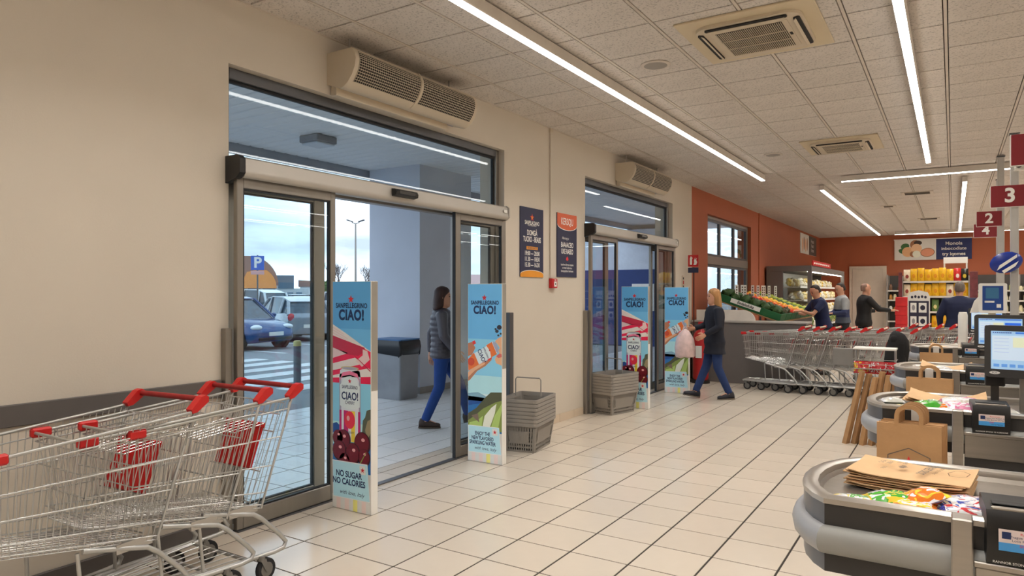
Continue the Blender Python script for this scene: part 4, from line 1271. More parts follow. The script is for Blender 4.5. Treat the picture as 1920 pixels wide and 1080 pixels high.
    for x, yy in ((0.0, 0.255), (0.66, 0.165)):
        for s in (-1, 1):
            c = thing('castor', parent=o)
            y = s * yy
            MB().tube([(x + .015, y, 0.14), (x + .015, y, 0.118)], 0.022, 10).build('swivel', m_thub, c, smooth=50)
            fk = MB()
            for t in (-1, 1):
                fk.loft([[(x + .03, y + t * .017, .12), (x - .005, y + t * .017, .12), (x - .005, y + t * .02, .12), (x + .03, y + t * .02, .12)],
                         [(x - .004, y + t * .02, .05), (x - .024, y + t * .02, .055), (x - .024, y + t * .024, .055), (x - .004, y + t * .024, .05)]])
            fk.box(x - .005, y - .02, .112, x + .03, y + .02, .121)
            fk.build('fork', m_thub, c)
            M = Matrix.Translation((x - .014, y, 0.0605)) @ Matrix.Rotation(pi / 2, 4, 'X')
            MB(M).lathe([(.04, -.014), (.057, -.014), (.06, -.009), (.06, .009), (.057, .014), (.04, .014)], 20).build('tyre', m_tyre, c, smooth=40)
            MB(M).lathe([(.0, -.0155), (.038, -.0155), (.04, -.013), (.04, .013), (.038, .0155), (.0, .0155)], 16, cap=False).build('hub', m_thub, c, smooth=40)
    return o
cart_a = make_cart(m_tgrip)
cart_b = make_cart(m_creamg)
def put_cart(proto, used, x, y, rz, label, group):
    o = proto if not used else copy_tree(proto)
    o.location = (x, y, 0); o.rotation_euler = (0, 0, rz); o.scale = (1, 1, 1.04)
    o['label'] = label; o['category'] = 'shopping trolley'; o['group'] = group
    return o
G1 = 'trolleys nested by the near door'
put_cart(cart_a, False, -3.49, 1.87, -pi / 2 + 0.10, 'front trolley of the near nest, closest to the left edge of the picture', G1)
mid_cart = put_cart(cart_a, True, -3.48, 2.265, -pi / 2 + 0.01, 'middle trolley of the near nest, its red handle between two others', G1)
put_cart(cart_a, True, -3.475, 2.475, -pi / 2 + 0.02, 'rear trolley of the near nest, handle in front of the door glass', G1)
for ch in list(mid_cart.children):
    if ch.name.startswith('child_seat_flap'):
        for g_ in list(ch.children): bpy.data.objects.remove(g_)
        bpy.data.objects.remove(ch)
G2 = 'trolleys nested in the far row'
wd = ['first', 'second', 'third', 'fourth', 'fifth', 'sixth', 'seventh', 'eighth']
for k in range(8):
    put_cart(cart_b, k > 0, -2.21 + 0.218 * k, 11.83 + 0.012 * k, pi - 0.045, '%s trolley from the left in the far row before the produce stand' % wd[k], G2)
G3 = 'trolleys nested in the second far row'
for k in range(6):
    put_cart(cart_b, True, -0.78 + 0.19 * k, 13.6 + 0.01 * k, pi - 0.05, '%s trolley from the left in the row behind the paper bags' % wd[k], G3)
# ================================================================== checkout lanes
m_brush = mat('brushed_stainless', (176, 170, 162), rough=0.3, metal=0.9, var=0.06, scale=40, stretch=(0.03, 1, 1))
m_rimst = mat('rounded_stainless_rim', (190, 184, 176), rough=0.3, metal=0.85, var=0.04)
m_fascia = mat('charcoal_laminate', (52, 50, 49), rough=0.45, var=0.03)
m_fascia_end = mat('slate_laminate', (92, 94, 100), rough=0.3, var=0.03)
m_bump = mat('grey_rubber_bumper', (150, 150, 146), rough=0.45, var=0.03)
m_cab = mat('black_cabinet', (30, 29, 29), rough=0.5)
m_bez = mat('dark_grey_bezel', (58, 57, 56), rough=0.5)
scr_c = lambda n, rgb, e=0.5: mat('screen_' + n, rgb, rough=0.3, var=0.0, emit=e)
OUT = [(1.45, .70), (-.10, .70), (-.19, .693), (-.27, .668), (-.335, .625), (-.385, .56), (-.42, .48), (-.44, .39), (-.447, .29), (-.44, .20), (-.42, .12), (-.385, .05), (-.345, 0.0), (1.45, 0.0)]

def normals(path):
    ns = []
    for i in range(len(path)):
        a = Vector(path[max(0, i - 1)]); b = Vector(path[i]); c = Vector(path[min(len(path) - 1, i + 1)])
        d1 = (b - a).normalized() if i else (c - b).normalized(); d2 = (c - b).normalized() if i < len(path) - 1 else d1
        t = (d1 + d2).normalized(); k = 1 / max(0.5, t.dot(d1))
        ns.append((-t.y * -1 * k * -1, 0)) if False else ns.append(Vector((t.y, -t.x)) * -k)
    return ns
ON = normals(OUT)
# outward test: at the tip the normal has to point to -x
if ON[8].x > 0: ON = [-n for n in ON]

def sweep(mb, i0, i1, prof, m=None):
    rings = [[(OUT[i][0] + ON[i].x * o, OUT[i][1] + ON[i].y * o, z) for o, z in prof] for i in range(i0, i1 + 1)]
    return mb.loft(rings, m, cap=True)

def make_counter():
    o = thing('checkout_counter')
    sweep(MB(), 0, len(OUT) - 1, [(-.05, .935), (-.045, .948), (-.03, .953), (-.01, .953), (.004, .946), (.004, .93), (-.03, .925), (-.05, .925)]).build('tray_rim', m_rimst, o, smooth=40)
    sweep(MB(), 0, len(OUT) - 1, [(-.05, .93), (-.046, .93), (-.046, .912), (-.062, .912)]).build('tray_wall', m_brush, o, smooth=30)
    inn = [(OUT[i][0] - ON[i].x * .046, OUT[i][1] - ON[i].y * .046) for i in range(len(OUT))]
    inn[0] = (.42, inn[0][1]); inn[-1] = (.42, inn[-1][1])
    MB().prism(inn, .90, .915).build('tray_floor', m_brush, o)
    MB().box(.424, .05, .90, 1.44, .65, .92, b=.003).build('scanner_deck', m_brush, o)
    MB().box(.414, .05, .90, .424, .65, .916).build('deck_gap', m_black, o)
    pr = [(-.03, .93), (0, .93), (0, .862), (-.03, .862)]
    sweep(MB(), 12, 13, pr).build('upper_fascia', m_fascia, o)
    sweep(MB(), 1, 12, pr).build('upper_fascia_end', m_fascia_end, o, smooth=40)
    sweep(MB(), 0, 1, pr).build('upper_fascia_rear', m_fascia, o)
    bp = [(-.03, .862), (.004, .862), (.022, .856), (.034, .84), (.038, .818), (.034, .796), (.022, .78), (.004, .772), (-.03, .772)]
    sweep(MB(), 12, 13, bp).build('bumper', m_bump, o, smooth=50)
    sweep(MB(), 1, 12, bp).build('bumper_end', mat('grey_bumper_end', (158, 160, 164), rough=0.35, var=0.03), o, smooth=50)
    sweep(MB(), 0, 1, bp).build('bumper_rear', m_bump, o, smooth=50)
    lo = [(-.03, .772), (0, .772), (0, .715), (-.03, .715)]
    sweep(MB(), 12, 13, lo).build('lower_fascia', m_fascia, o)
    sweep(MB(), 1, 12, lo).build('lower_fascia_end', m_fascia_end, o, smooth=40)
    under = [(OUT[i][0] - ON[i].x * .02, OUT[i][1] - ON[i].y * .02) for i in range(len(OUT))]
    MB().prism(under, .715, .725).build('underside', m_cab, o)
    # stainless post and lower deck for the terminal
    MB().box(-.005, -.05, .60, .048, .02, .956, b=.004).build('steel_post', m_brush, o)
    MB().box(.048, -.045, .825, 1.44, .16, .842, b=.003).build('terminal_deck', m_brush, o)
    MB().box(.052, -.04, .705, 1.44, -.015, .825, b=.003).build('drawer_front', m_brush, o)
    MB().box(.052, -.03, .645, 1.44, 0.0, .703).build('drawer_plinth', m_fascia, o)
    MB().box(.25, .10, 0.0, 1.44, .62, .70).build('cabinet', m_cab, o)
    MB().box(.03, .0, .0, .05, .03, .60).build('support_leg', m_brush, o)
    MB().box(.03, .60, .0, .05, .63, .72).build('support_leg', m_brush, o)
    MB().box(.03, .03, .02, .05, .60, .06).build('foot_rail', m_fascia, o)
    return o

def make_terminal():
    o = thing('card_terminal')
    M = Matrix.Rotation(radians(4), 4, 'Z')
    prof = [(-.10, 0), (-.115, .06), (-.108, .15), (-.095, .172), (.06, .188), (.085, .18), (.095, .15), (.09, 0)]
    MB(M).prism([(a, b + .004) for a, b in prof], -.088, .088, axis='x').build('body', m_black, o, smooth=30)
    MB(M).box(-.07, -.06, .185, .07, -.02, .19, b=.002).build('paper_slot', m_cab, o)
    MB(M).box(-.075, -.09, .172, .075, -.075, .186, b=.004).build('chrome_edge', m_rimst, o)
    MB(M).box(.088, -.05, .02, .096, -.03, .17, b=.003).build('side_lever', m_rimst, o)
    p = Print(M @ Vector((-.06, -.1175, .055)), M.to_3x3() @ Vector((1, 0, 0)), M.to_3x3() @ Vector((0, .06, 1)))
    p.rect(0, 0, .12, .068, mat('label_pink_white', (226, 208, 204), rough=.4), 0)
    p.rect(0, 0, .12, .026, mat('label_blue', (70, 150, 214), rough=.4), 1)
    p.rect(.008, .038, .03, .06, m_ink, 1)
    for k in range(3): p.text(('Rancorsyo', 'Pragua cita PIZZA 07', 'Lotis Ramdi 24 Mar')[k], .075, .057 - k * .011, .011, m_pred if k == 0 else m_ink, 2)
    p.text('50M', .06, .02, .012, m_pred, 2); p.text('Da la Marina', .085, .009, .010, m_ink, 2)
    p.text('RANNOR STONE TE KORHONE', .06, -.038, .0105, m_paper, 1)
    p.build('label_sticker', o)
    return o

def make_monitor():
    o = thing('till_monitor')
    W2, H2 = .185, .15
    MB().prism(rrect(-W2, 1.09, W2, 1.09 + 2 * H2, .022, 4), -.02, .03, axis='y').build('casing', m_bez, o, smooth=35)
    MB().prism(rrect(-.11, 1.13, .11, 1.34, .02, 3), .03, .085, axis='y').build('rear_housing', m_black, o)
    s = Print((-W2 + .032, -.0205, 1.09 + .048), (1, 0, 0), (0, 0, 1))
    w, h = 2 * W2 - .064, 2 * H2 - .08
    s.rect(0, 0, w, h, scr_c('pale_blue', (160, 196, 230)), 0)
    s.rect(0, h - .016, w, h, scr_c('bar', (150, 188, 226)), 1)
    s.rect(w * .38, h - .014, w * .98, h - .004, scr_c('blue_bar', (62, 118, 206)), 2)
    [s.rect(w * (.03 + q_ * .03), h - .012, w * (.048 + q_ * .03), h - .005, scr_c('ink', (30, 60, 130), .5), 2) for q_ in range(10)]
    s.rect(w * .02, h * .24, w * .58, h * .88, scr_c('white', (196, 216, 236)), 1)
    s.rect(w * .34, h * .58, w * .58, h * .84, scr_c('cream', (212, 220, 190)), 2)
    s.rect(w * .61, h * .66, w * .97, h * .84, scr_c('blue', (46, 104, 216)), 2)
    s.rect(w * .61, h * .28, w * .97, h * .62, scr_c('white', (196, 216, 236)), 2)
    for k in range(4): s.rect(w * (.04 + k * .125), h * .06, w * (.13 + k * .125), h * .14, scr_c('key', (96, 150, 214)), 2)
    s.rect(w * .56, h * .05, w * .78, h * .15, scr_c('green', (164, 200, 70)), 2)
    for k in range(5): s.rect(w * .05, h * (.80 - k * .09), w * .28, h * (.82 - k * .09), scr_c('grey', (180, 196, 212)), 2)
    s.build('screen', o)
    p = Print((-W2 + .02, -.0205, 1.10), (1, 0, 0), (0, 0, 1))
    p.ellipse(.03, .016, .026, .009, m_paper, 0, n=16); p.text('POS', .03, .016, .014, m_bez, 2)
    p.build('maker_badge', o)
    MB().box(-.025, .03, .86, .02, .06, 1.25, b=.004).build('pole', m_alu, o)
    MB().box(-.08, -.02, .842, .08, .10, .862, b=.004).build('base', m_black, o)
    return o

counter = make_counter(); term = make_terminal(); moni = make_monitor()
ROWY = [2.385, 4.52, 6.82, 9.65]
NB = ['nearest the viewer', 'second from the viewer', 'third from the viewer', 'farthest from the viewer']
for k, yy in enumerate(ROWY):
    c = counter if k == 0 else copy_tree(counter)
    c.location = (0, yy, 0); c['label'] = 'stainless checkout packing counter with grey bumper, %s' % NB[k]; c['category'] = 'checkout counter'; c['group'] = 'checkout counters'
    t = term if k == 0 else copy_tree(term)
    t.location = (.165 if k else .155, yy + .045, .842); t.scale = (.95, .85, .86); t['label'] = 'black card terminal with a pink and blue sticker, on the counter %s' % NB[k]; t['category'] = 'card terminal'; t['group'] = 'card terminals'
    if k:
        m = moni if k == 1 else copy_tree(moni)
        m.location = (.34, yy + .36, 0.018); m.rotation_euler = (0, 0, radians(-10)); m['label'] = 'till monitor with a pale blue screen, on the counter %s' % NB[k]; m['category'] = 'monitor'; m['group'] = 'till monitors'
        hp = MB().box(-.20, yy - .006, .835, -.14, yy + .0, .952, b=.002).build('hook_plate', m_paper, None, label='small white bag holder plate on the counter %s' % NB[k], category='bag holder', group='bag holder plates')
    kb = thing('till_module', 'black till module with a shelf and cables, on the counter %s' % NB[k], 'till', (.62, yy + .2, .921), group='till modules')
    MB().box(-.16, -.12, 0, .3, .22, .11, b=.01).build('housing', m_cab, kb)
    MB().box(-.16, -.128, .035, .3, -.12, .05, b=.002).build('orange_strip', mat('copper_strip', (196, 140, 96), rough=.4), kb)
    MB().box(-.12, -.127, .012, -.06, -.12, .026).build('badge', m_paper, kb)
    MB().box(-.13, .0, .11, .26, .16, .14, b=.008).build('keyboard', m_bez, kb)
cd_ = thing('customer_display', 'tall narrow black display behind the nearest till monitor', 'display', (.21, 5.02, .842))
MB().box(-.05, -.02, .2, .05, .03, .56, b=.006).build('panel', m_black, cd_)
MB().box(-.02, -.01, .0, .02, .02, .2).build('stem', m_bez, cd_)
MB().box(-.05, -.04, .0, .05, .05, .012, b=.003).build('base', m_bez, cd_)

# ---- kraft paper bags
m_kraft = mat('kraft_paper', (186, 144, 100), rough=0.85, var=0.07, scale=9, bump=0.15, bscale=30)
m_kraft2 = mat('kraft_paper_light', (214, 176, 132), rough=0.85, var=0.06, scale=9, bump=0.12, bscale=30)
m_kink = mat('bag_print_brown', (120, 90, 62), rough=0.8)
m_kgrey = mat('bag_print_grey', (104, 92, 84), rough=0.8)
def paper_bag(label, x, y, ztop, w, h, t, tilt, handle=True, logo=False, rz=0.0, group='kraft paper carrier bags'):
    o = thing('paper_bag', label, 'paper bag', (x, y, ztop - h), rz, group=group)
    random.seed(int(abs(x * 1000) + abs(y * 777)))
    rings = []
    for z, k in ((0, .6), (.02, .9), (h * .35, 1.0), (h * .7, .8), (h, .35)):
        dy = tilt * z / h
        rings.append([(px * (1 + random.uniform(-.004, .004)), py + dy, z + random.uniform(-.002, .002)) for px, py in ((-w / 2, -t / 2 * k), (0, -t / 2 * k * 1.15), (w / 2, -t / 2 * k), (w / 2, t / 2 * k), (0, t / 2 * k * 1.1), (-w / 2, t / 2 * k))])
    MB().loft(rings).build('body', m_kraft, o)
    if handle:
        for s, nm in ((-1, 'front'), (1, 'back')):
            yy_ = tilt + s * t * .16
            a = [(-w * .19, h - .02), (-w * .19, h + .03)] + [(w * .19 * cos(radians(180 - q)), h + .045 + .05 * sin(radians(q))) for q in range(0, 181, 20)] + [(w * .19, h + .03), (w * .19, h - .02)]
            rg2 = []
            for i, (px, pz) in enumerate(a):
                c = (0, h + .02); d = Vector((px - c[0], pz - c[1])).normalized() * .011 if 1 < i < len(a) - 2 else Vector((.011 if px > 0 else -.011, 0))
                rg2.append([(px - d.x, yy_ - .002, pz - d.y), (px + d.x, yy_ - .002, pz + d.y), (px + d.x, yy_ + .002, pz + d.y), (px - d.x, yy_ + .002, pz - d.y)])
            MB().loft(rg2).build('handle', m_kraft, o)
    if logo:
        p = Print((-w / 2, -t * .62, 0), (1, 0, 0), (0, 0, 1))
        cx, cz = w / 2, h * .44
        hx = [(cx - .10, cz - .12), (cx - .10, cz + .03), (cx, cz + .075), (cx + .10, cz + .03), (cx + .10, cz - .12), (cx, cz - .165)]
        for i in range(6):
            a, b = Vector(hx[i]), Vector(hx[(i + 1) % 6]); n_ = (b - a).normalized(); n_ = Vector((-n_.y, n_.x)) * .0025
            p.poly([a - n_, b - n_, b + n_, a + n_], m_kgrey, 1)
        p.star(cx, cz + .0, .032, m_pred, 1)
        p.text('STELLA', cx - .06, cz - .03, .022, m_kgrey, 1); p.text('MERCATO', cx + .06, cz - .03, .02, m_kgrey, 1)
        p.text('NATURALE', cx, cz - .08, .04, m_kgrey, 1)
        p.build('logo', o)
    return o
for k in range(4):
    paper_bag('kraft carrier bag hanging in front of the second counter, %s' % ('front one with red star', 'second one', 'third one', 'rearmost one')[k], -.205 + .008 * k, 4.36 + .026 * k, .875 + .003 * k, .31, .36, .03, .01, logo=(k == 0), rz=radians(2 - 1.5 * k))
for k in range(2):
    paper_bag('kraft carrier bag hanging in front of the third counter, %s' % ('front one', 'rear one')[k], -.17 + .01 * k, 6.70 + .03 * k, .885, .33, .36, .03, .01)
paper_bag('kraft carrier bag hanging in front of the farthest counter', -.17, 9.56, .885, .33, .36, .03, .01)

def flat_bag(label, x, y, z, w, l, rz, curl=.02, mt=None, seed=1, cut=False):
    random.seed(seed)
    o = thing('folded_paper_bag', label, 'paper bag', (x, y, z), rz, group='flat kraft bags lying in the packing trays')
    nx, ny = 8, 4
    top = []
    for j in range(ny + 1):
        for i in range(nx + 1):
            u, v = i / nx, j / ny
            zz = curl * (2 * u - 1) ** 2 * (.5 + .5 * v) + .004 * sin(7 * u + 3 * v + seed)
            top.append((-l / 2 + l * u, -w / 2 + w * v, max(.0, zz) + .003))
    n = len(top)
    bot = [(a, b, c - .003) for a, b, c in top]
    f = []
    for j in range(ny):
        for i in range(nx):
            a = j * (nx + 1) + i
            f.append((a, a + 1, a + nx + 2, a + nx + 1)); f.append((n + a, n + a + nx + 1, n + a + nx + 2, n + a + 1))
    ed = [i for i in range(nx)] + [nx + j * (nx + 1) for j in range(ny)] + [ny * (nx + 1) + nx - i for i in range(nx)] + [(ny - j) * (nx + 1) for j in range(ny)]
    for q in range(len(ed)):
        a, b = ed[q], ed[(q + 1) % len(ed)]
        f.append((b, a, n + a, n + b))
    MB().add(top + bot, f).build('sheet', mt or m_kraft2, o, smooth=40)
    return o
for k in range(9):
    lab = 'topmost printed kraft bag on the flat stack in the nearest tray' if k == 8 else '%s flat kraft bag from the bottom of the stack in the nearest tray' % wd[k]
    fb_ = flat_bag(lab, -.13 + .006 * (k % 3), 2.79 + .004 * (k % 2), .917 + .0062 * k, .25, .36, radians(-9 + 2 * (k % 3) - k * .3), curl=.008 + .001 * k, seed=k + 1)
    if k == 8:
        p = Print((-.18, -.125, .018), (1, 0, 0), (0, 0, 1)); p.v = Vector((0, 1, 0)); p.n = Vector((0, 0, 1))
        p.text('DORIS GERALIG', .225, .125, .036, m_kgrey, 2, rot=radians(82), bold=.02, xs=.62)
        p.text('sapori di casa', .255, .125, .02, m_kink, 2, rot=radians(82))
        p.text('CASA\nLIBRA', .09, .16, .024, m_kgrey, 2, rot=radians(82), xs=.8)
        p.text('SOLE\nGEMMA', .14, .19, .02, m_kgrey, 2, rot=radians(82), xs=.8)
        p.text('DOC', .10, .07, .016, m_kgrey, 2, rot=radians(82))
        for i in range(5):
            p.ellipse(.15, .10 + i * .01, .016 - abs(i - 2) * .004, .004, m_kgrey, 2, n=10)
        oc = [(.295, .08), (.285, .12), (.30, .165), (.325, .175), (.345, .15), (.34, .10), (.32, .08)]
        for i in range(len(oc)):
            a, b = Vector(oc[i]), Vector(oc[(i + 1) % len(oc)]); n_ = (b - a).normalized(); n_ = Vector((-n_.y, n_.x)) * .0014
            p.poly([a - n_, b - n_, b + n_, a + n_], m_kink, 2)
        p.build('print', fb_)
for k in range(3):
    flat_bag('%s flat kraft bag in the tray of the second counter' % ('lower', 'middle', 'upper')[k], -.05 + .01 * k, 4.98, .917 + .012 * k, .30, .40, radians(-6 + 3 * k), curl=.045, seed=20 + k)
for k in range(2):
    flat_bag('%s flat kraft bag in the tray of the third counter' % ('lower', 'upper')[k], -.05, 7.2, .917 + .012 * k, .30, .38, radians(-4 + 3 * k), curl=.05, seed=30 + k)
flat_bag('flat kraft bag in the tray of the farthest counter', -.02, 9.95, .917, .30, .42, radians(-3), curl=.06, seed=40)

# ---- snack packets
def film3(cols, seed):
    c = [tuple(m['rgb']) for m in cols]
    m = bpy.data.materials.new('printed_film')
    m.use_nodes = True
    nt = m.node_tree; b = nt.nodes['Principled BSDF']
    b.inputs['Roughness'].default_value = .22; b.inputs['Coat Weight'].default_value = .4
    tc = nt.nodes.new('ShaderNodeTexCoord'); mp = nt.nodes.new('ShaderNodeMapping')
    mp.inputs['Location'].default_value = (seed * .37, seed * .11, 0); mp.inputs['Scale'].default_value = (1, 1.6, 1)
    nz = nt.nodes.new('ShaderNodeTexNoise'); nz.inputs['Scale'].default_value = 16; nz.inputs['Detail'].default_value = 1.5; nz.inputs['Distortion'].default_value = 1.2
    rp = nt.nodes.new('ShaderNodeValToRGB'); rp.color_ramp.interpolation = 'CONSTANT'
    e = rp.color_ramp.elements; e[0].position = 0; e[0].color = (*lin(c[2]), 1); e[1].position = .40; e[1].color = (*lin(c[0]), 1)
    e2 = e.new(.54); e2.color = (*lin(c[1]), 1); e3 = e.new(.66); e3.color = (*lin(c[0]), 1)
    nt.links.new(tc.outputs['Object'], mp.inputs['Vector']); nt.links.new(mp.outputs['Vector'], nz.inputs['Vector'])
    nt.links.new(nz.outputs['Fac'], rp.inputs['Fac']); nt.links.new(rp.outputs['Color'], b.inputs['Base Color'])
    return m
def packet(label, x, y, z, l, w, h, rz, cols, tilt=0.0, seed=1, name='snack_packet'):
    random.seed(seed)
    o = thing(name, label, 'snack packet', (x, y, z), rz, group='snack packets in the packing trays')
    R = Matrix.Rotation(tilt, 4, 'Y')
    nx, ny = 10, 7
    mb = MB(R)
    grid = {}
    vs = []
    for sd in (1, -1):
        for j in range(ny + 1):
            for i in range(nx + 1):
                u, v = i / nx, j / ny
                b = max(0, 1 - (2 * u - 1) ** 4) * max(0, 1 - (2 * v - 1) ** 4)
                wob = random.uniform(-.12, .12) if 0 < i < nx and 0 < j < ny else 0
                zz = h / 2 + sd * h / 2 * b * (1 + wob)
                vs.append((-l / 2 + l * u + random.uniform(-.002, .002), -w / 2 + w * v + random.uniform(-.002, .002), zz))
                grid[sd, i, j] = len(vs) - 1
    fs = []; ms = []
    for sd in (1, -1):
        for j in range(ny):
            for i in range(nx):
                q = (grid[sd, i, j], grid[sd, i + 1, j], grid[sd, i + 1, j + 1], grid[sd, i, j + 1])
                k = 1 if i in (0, nx - 1) else 0
                mb.add([vs[a] for a in (q if sd > 0 else q[::-1])], [(0, 1, 2, 3)], k)
    me = mb.build('wrapper', [film3(cols, seed), cols[2]], o, smooth=50)
    return o
def film(n, rgb):
    m = mat('film_' + n, rgb, rough=0.22, var=0.06, scale=30, coat=0.4); m['rgb'] = rgb; return m
f_green, f_white, f_yellow, f_orange, f_red, f_blue, f_pink, f_clear = film('green', (70, 170, 50)), film('white', (232, 232, 236)), film('yellow', (240, 208, 60)), film('orange', (232, 124, 30)), film('red', (200, 40, 50)), film('blue', (60, 80, 170)), film('pink', (224, 130, 170)), film('clear', (206, 204, 196))
PK = [
 ('green and yellow packet at the left of the nearest tray', -.265, 2.46, .917, .15, .085, .03, .15, (f_white, f_green, f_yellow), .0),
 ('bright green packet beside the paper bags in the nearest tray', -.17, 2.50, .919, .14, .11, .045, .25, (f_green, f_white, f_yellow), -.1),
 ('orange packet standing up in the middle of the nearest tray', -.085, 2.515, .927, .15, .11, .05, .5, (f_orange, f_white, f_yellow), -.35),
 ('yellow and white packet in front of the orange one', -.105, 2.46, .917, .13, .09, .04, .1, (f_yellow, f_white, f_orange), -.05),
 ('clear packet of blue and red sweets in the nearest tray', .045, 2.55, .917, .17, .14, .05, -.3, (f_white, f_blue, f_red), -.1),
 ('clear packet of red sweets at the tray edge of the nearest counter', .03, 2.465, .917, .13, .09, .045, .1, (f_white, f_red, f_blue), .0),
 ('white packet with blue print right of the other sweets', .10, 2.49, .917, .14, .11, .045, -.6, (f_white, f_blue, f_red), .1),
 ('green topped packet in the second tray', -.12, 4.64, .917, .18, .14, .06, .3, (f_green, f_clear, f_green), -.1),
 ('slim yellow packet in the second tray', -.24, 4.61, .917, .14, .06, .03, .2, (f_clear, f_yellow, f_yellow), 0),
 ('pink spotted packet in the second tray', .02, 4.63, .917, .20, .13, .06, -.2, (f_white, f_pink, f_orange), 0),
 ('white crumpled packet behind the pink one in the second tray', .04, 4.75, .917, .24, .14, .075, .1, (f_white, f_clear, f_pink), 0),
 ('clear crumpled packet at the right of the second tray', .20, 4.66, .917, .20, .12, .05, .3, (f_clear, f_white, f_clear), 0),
 ('beige packet at the rounded end of the second tray', -.31, 4.78, .917, .12, .1, .045, .3, (f_clear, f_clear, f_white), 0),
 ('white packet in front of the bags in the third tray', -.1, 6.93, .917, .2, .1, .05, .1, (f_white, f_clear, f_white), 0),
]
for i, (lb, x, y, z, l, w, h, rz, cols, tl) in enumerate(PK):
    packet(lb, x, y, z, l, w, h, rz, cols, tl, seed=i + 1)

# ---- impulse rack with tall kraft sheets leaning below
rk_ = thing('impulse_rack', 'small wire rack holding red packets above tall leaning kraft bags', 'rack', (-.72, 8.35, 0))
for x in (-.17, .2):
    MB().tube([(x, .1, 0), (x, .1, 1.0)], .011, 8).build('upright', m_tube, rk_, smooth=50)
MB().box(-.19, -.10, .985, .22, .12, 1.005, b=.003).build('top_shelf', m_white, rk_)
MB().box(-.19, -.10, .775, .22, .12, .785).build('basket_floor', m_tube, rk_)
for zz in (.83, .88): MB().tube([(-.19, .1, zz), (-.19, -.1, zz), (.22, -.1, zz), (.22, .1, zz)], .003, 5).build('basket_wire', m_tube, rk_)
MB().box(-.40, -.02, .80, -.19, .04, .985, b=.004).build('side_panel', mat('grey_side_panel', (128, 126, 124), rough=.4), rk_)
for k in range(5):
    packet('red packet %s in the wire rack' % ('leftmost', 'second from left', 'at the centre', 'second from right', 'rightmost')[k], -.83 + .078 * k, 8.33 + (.02 if k % 2 else 0), .787 + (.0 if k < 4 else .0), .13, .15, .05, pi / 2, (f_red, f_white if k != 0 else f_yellow, f_red), -1.35, seed=50 + k)
for k in range(6):
    random.seed(k)
    o = thing('tall_kraft_bag', 'tall folded kraft bag leaning under the wire rack, %s' % ('leftmost', 'second from left', 'third from left', 'fourth from left', 'fifth from left', 'rightmost')[k], 'paper bag', (-.86 + .062 * k, 8.16 + .035 * (k % 2), 0), 0, group='tall kraft bags under the rack')
    lean = -.10 + .018 * k
    a = [(lean - .036, -.09), (lean + .006, -.13), (lean + .036, -.06), (lean + .024, .02), (lean - .024, .03)]
    b = [(-.030 + .05, .0), (.006 + .05, -.03), (.030 + .05, .0), (.02 + .05, .05), (-.02 + .05, .05)]
    MB().loft([[(x, y, 0) for x, y in a], [(x * .6 + bx_ * .4, y * .6 + by_ * .4, .30) for (x, y), (bx_, by_) in zip(a, b)], [(x, y, .765 - .03 * (k % 3)) for x, y in b]]).build('fold', mat('kraft_paper_fold', (176, 136, 94), rough=0.85, var=0.1, scale=9, island=0.16), o)

# ---- black coat on a post beside the farthest counter
ct = thing('black_coat', 'black hooded coat hanging at the rounded end of the farthest counter', 'coat', (-.575, 9.35, 0))
random.seed(11)
rg = []
for z, a, b, ox in ((.40, .10, .07, .01), (.52, .125, .09, .0), (.75, .13, .10, .0), (.92, .125, .10, .02), (1.03, .11, .09, .03), (1.10, .075, .07, .02), (1.135, .03, .03, .0)):
    rg.append([(ox + a * cos(2 * pi * i / 16) * (1 + random.uniform(-.07, .07)), b * sin(2 * pi * i / 16) * (1 + random.uniform(-.07, .07)), z + random.uniform(-.008, .008)) for i in range(16)])
MB().loft(rg).build('body', mat('black_fabric', (18, 17, 18), rough=0.85, var=0.1), ct, smooth=70)
MB().loft([[(.06 + .05 * cos(2 * pi * i / 10) , -.05 + .045 * sin(2 * pi * i / 10), 1.0 - k * .16) for i in range(10)] if k < 4 else [] for k in range(4)]).build('sleeve', MATS['black_fabric'], ct, smooth=70)
MB().sphere((.0, -.05, 1.04), (.06, .045, .06), 12, 8).build('hood', MATS['black_fabric'], ct, smooth=70)
MB().tube([(0, .02, 0), (0, .02, 1.12)], .012, 8).build('post', m_tube, ct)

# ---- lane poles, number signs, camera, kiosk, cap
m_lred = mat('lane_sign_red', (126, 24, 34), rough=.45, var=.02)
def lane_sign(o, num, zc, w=.30, h=.215, y=-.06, x0=None):
    x0 = -w + .1 if x0 is None else x0
    sp = thing('number_sign', parent=o)
    MB().box(x0, y, zc - h / 2, x0 + w, y + .03, zc + h / 2, b=.003).build('panel', m_lred, sp)
    MB().box(x0 - .004, y + .004, zc - h / 2 - .006, x0 + w + .004, y + .026, zc - h / 2, b=.001).build('white_edge', m_paper, sp)
    MB().box(x0 - .006, y + .004, zc - h / 2, x0, y + .026, zc + h / 2, b=.001).build('white_edge', m_paper, sp)
    if num:
        p = Print((x0, y - .0005, zc - h / 2), (1, 0, 0), (0, 0, 1)); p.text(num, w / 2, h / 2, h * .92, m_paper, 1, bold=.03); p.build('numeral', sp)
m_pole = mat('pale_grey_pole', (190, 188, 184), rough=.4, metal=.3)
def lane_pole(label, x, y, top, wd_):
    o = thing('lane_pole', label, 'lane sign', (x, y, 0), group='checkout lane poles')
    MB().box(-wd_ / 2, -wd_ / 2, 0, wd_ / 2, wd_ / 2, top, b=.006).build('pole', m_pole, o)
    MB().box(-.1, -.1, 0, .1, .1, .012, b=.004).build('base_plate', m_pole, o)
    MB().box(-wd_ / 2 - .01, -wd_ / 2 - .01, top, wd_ / 2 + .01, wd_ / 2 + .01, top + .012, b=.003).build('cap', m_alu_dark, o)
    return o
p3 = lane_pole('pale pole with the big red lane sign reading three', .525, 8.65, 3.2, .07)
lane_sign(p3, '3', 2.575, .32, .215, x0=-.20)
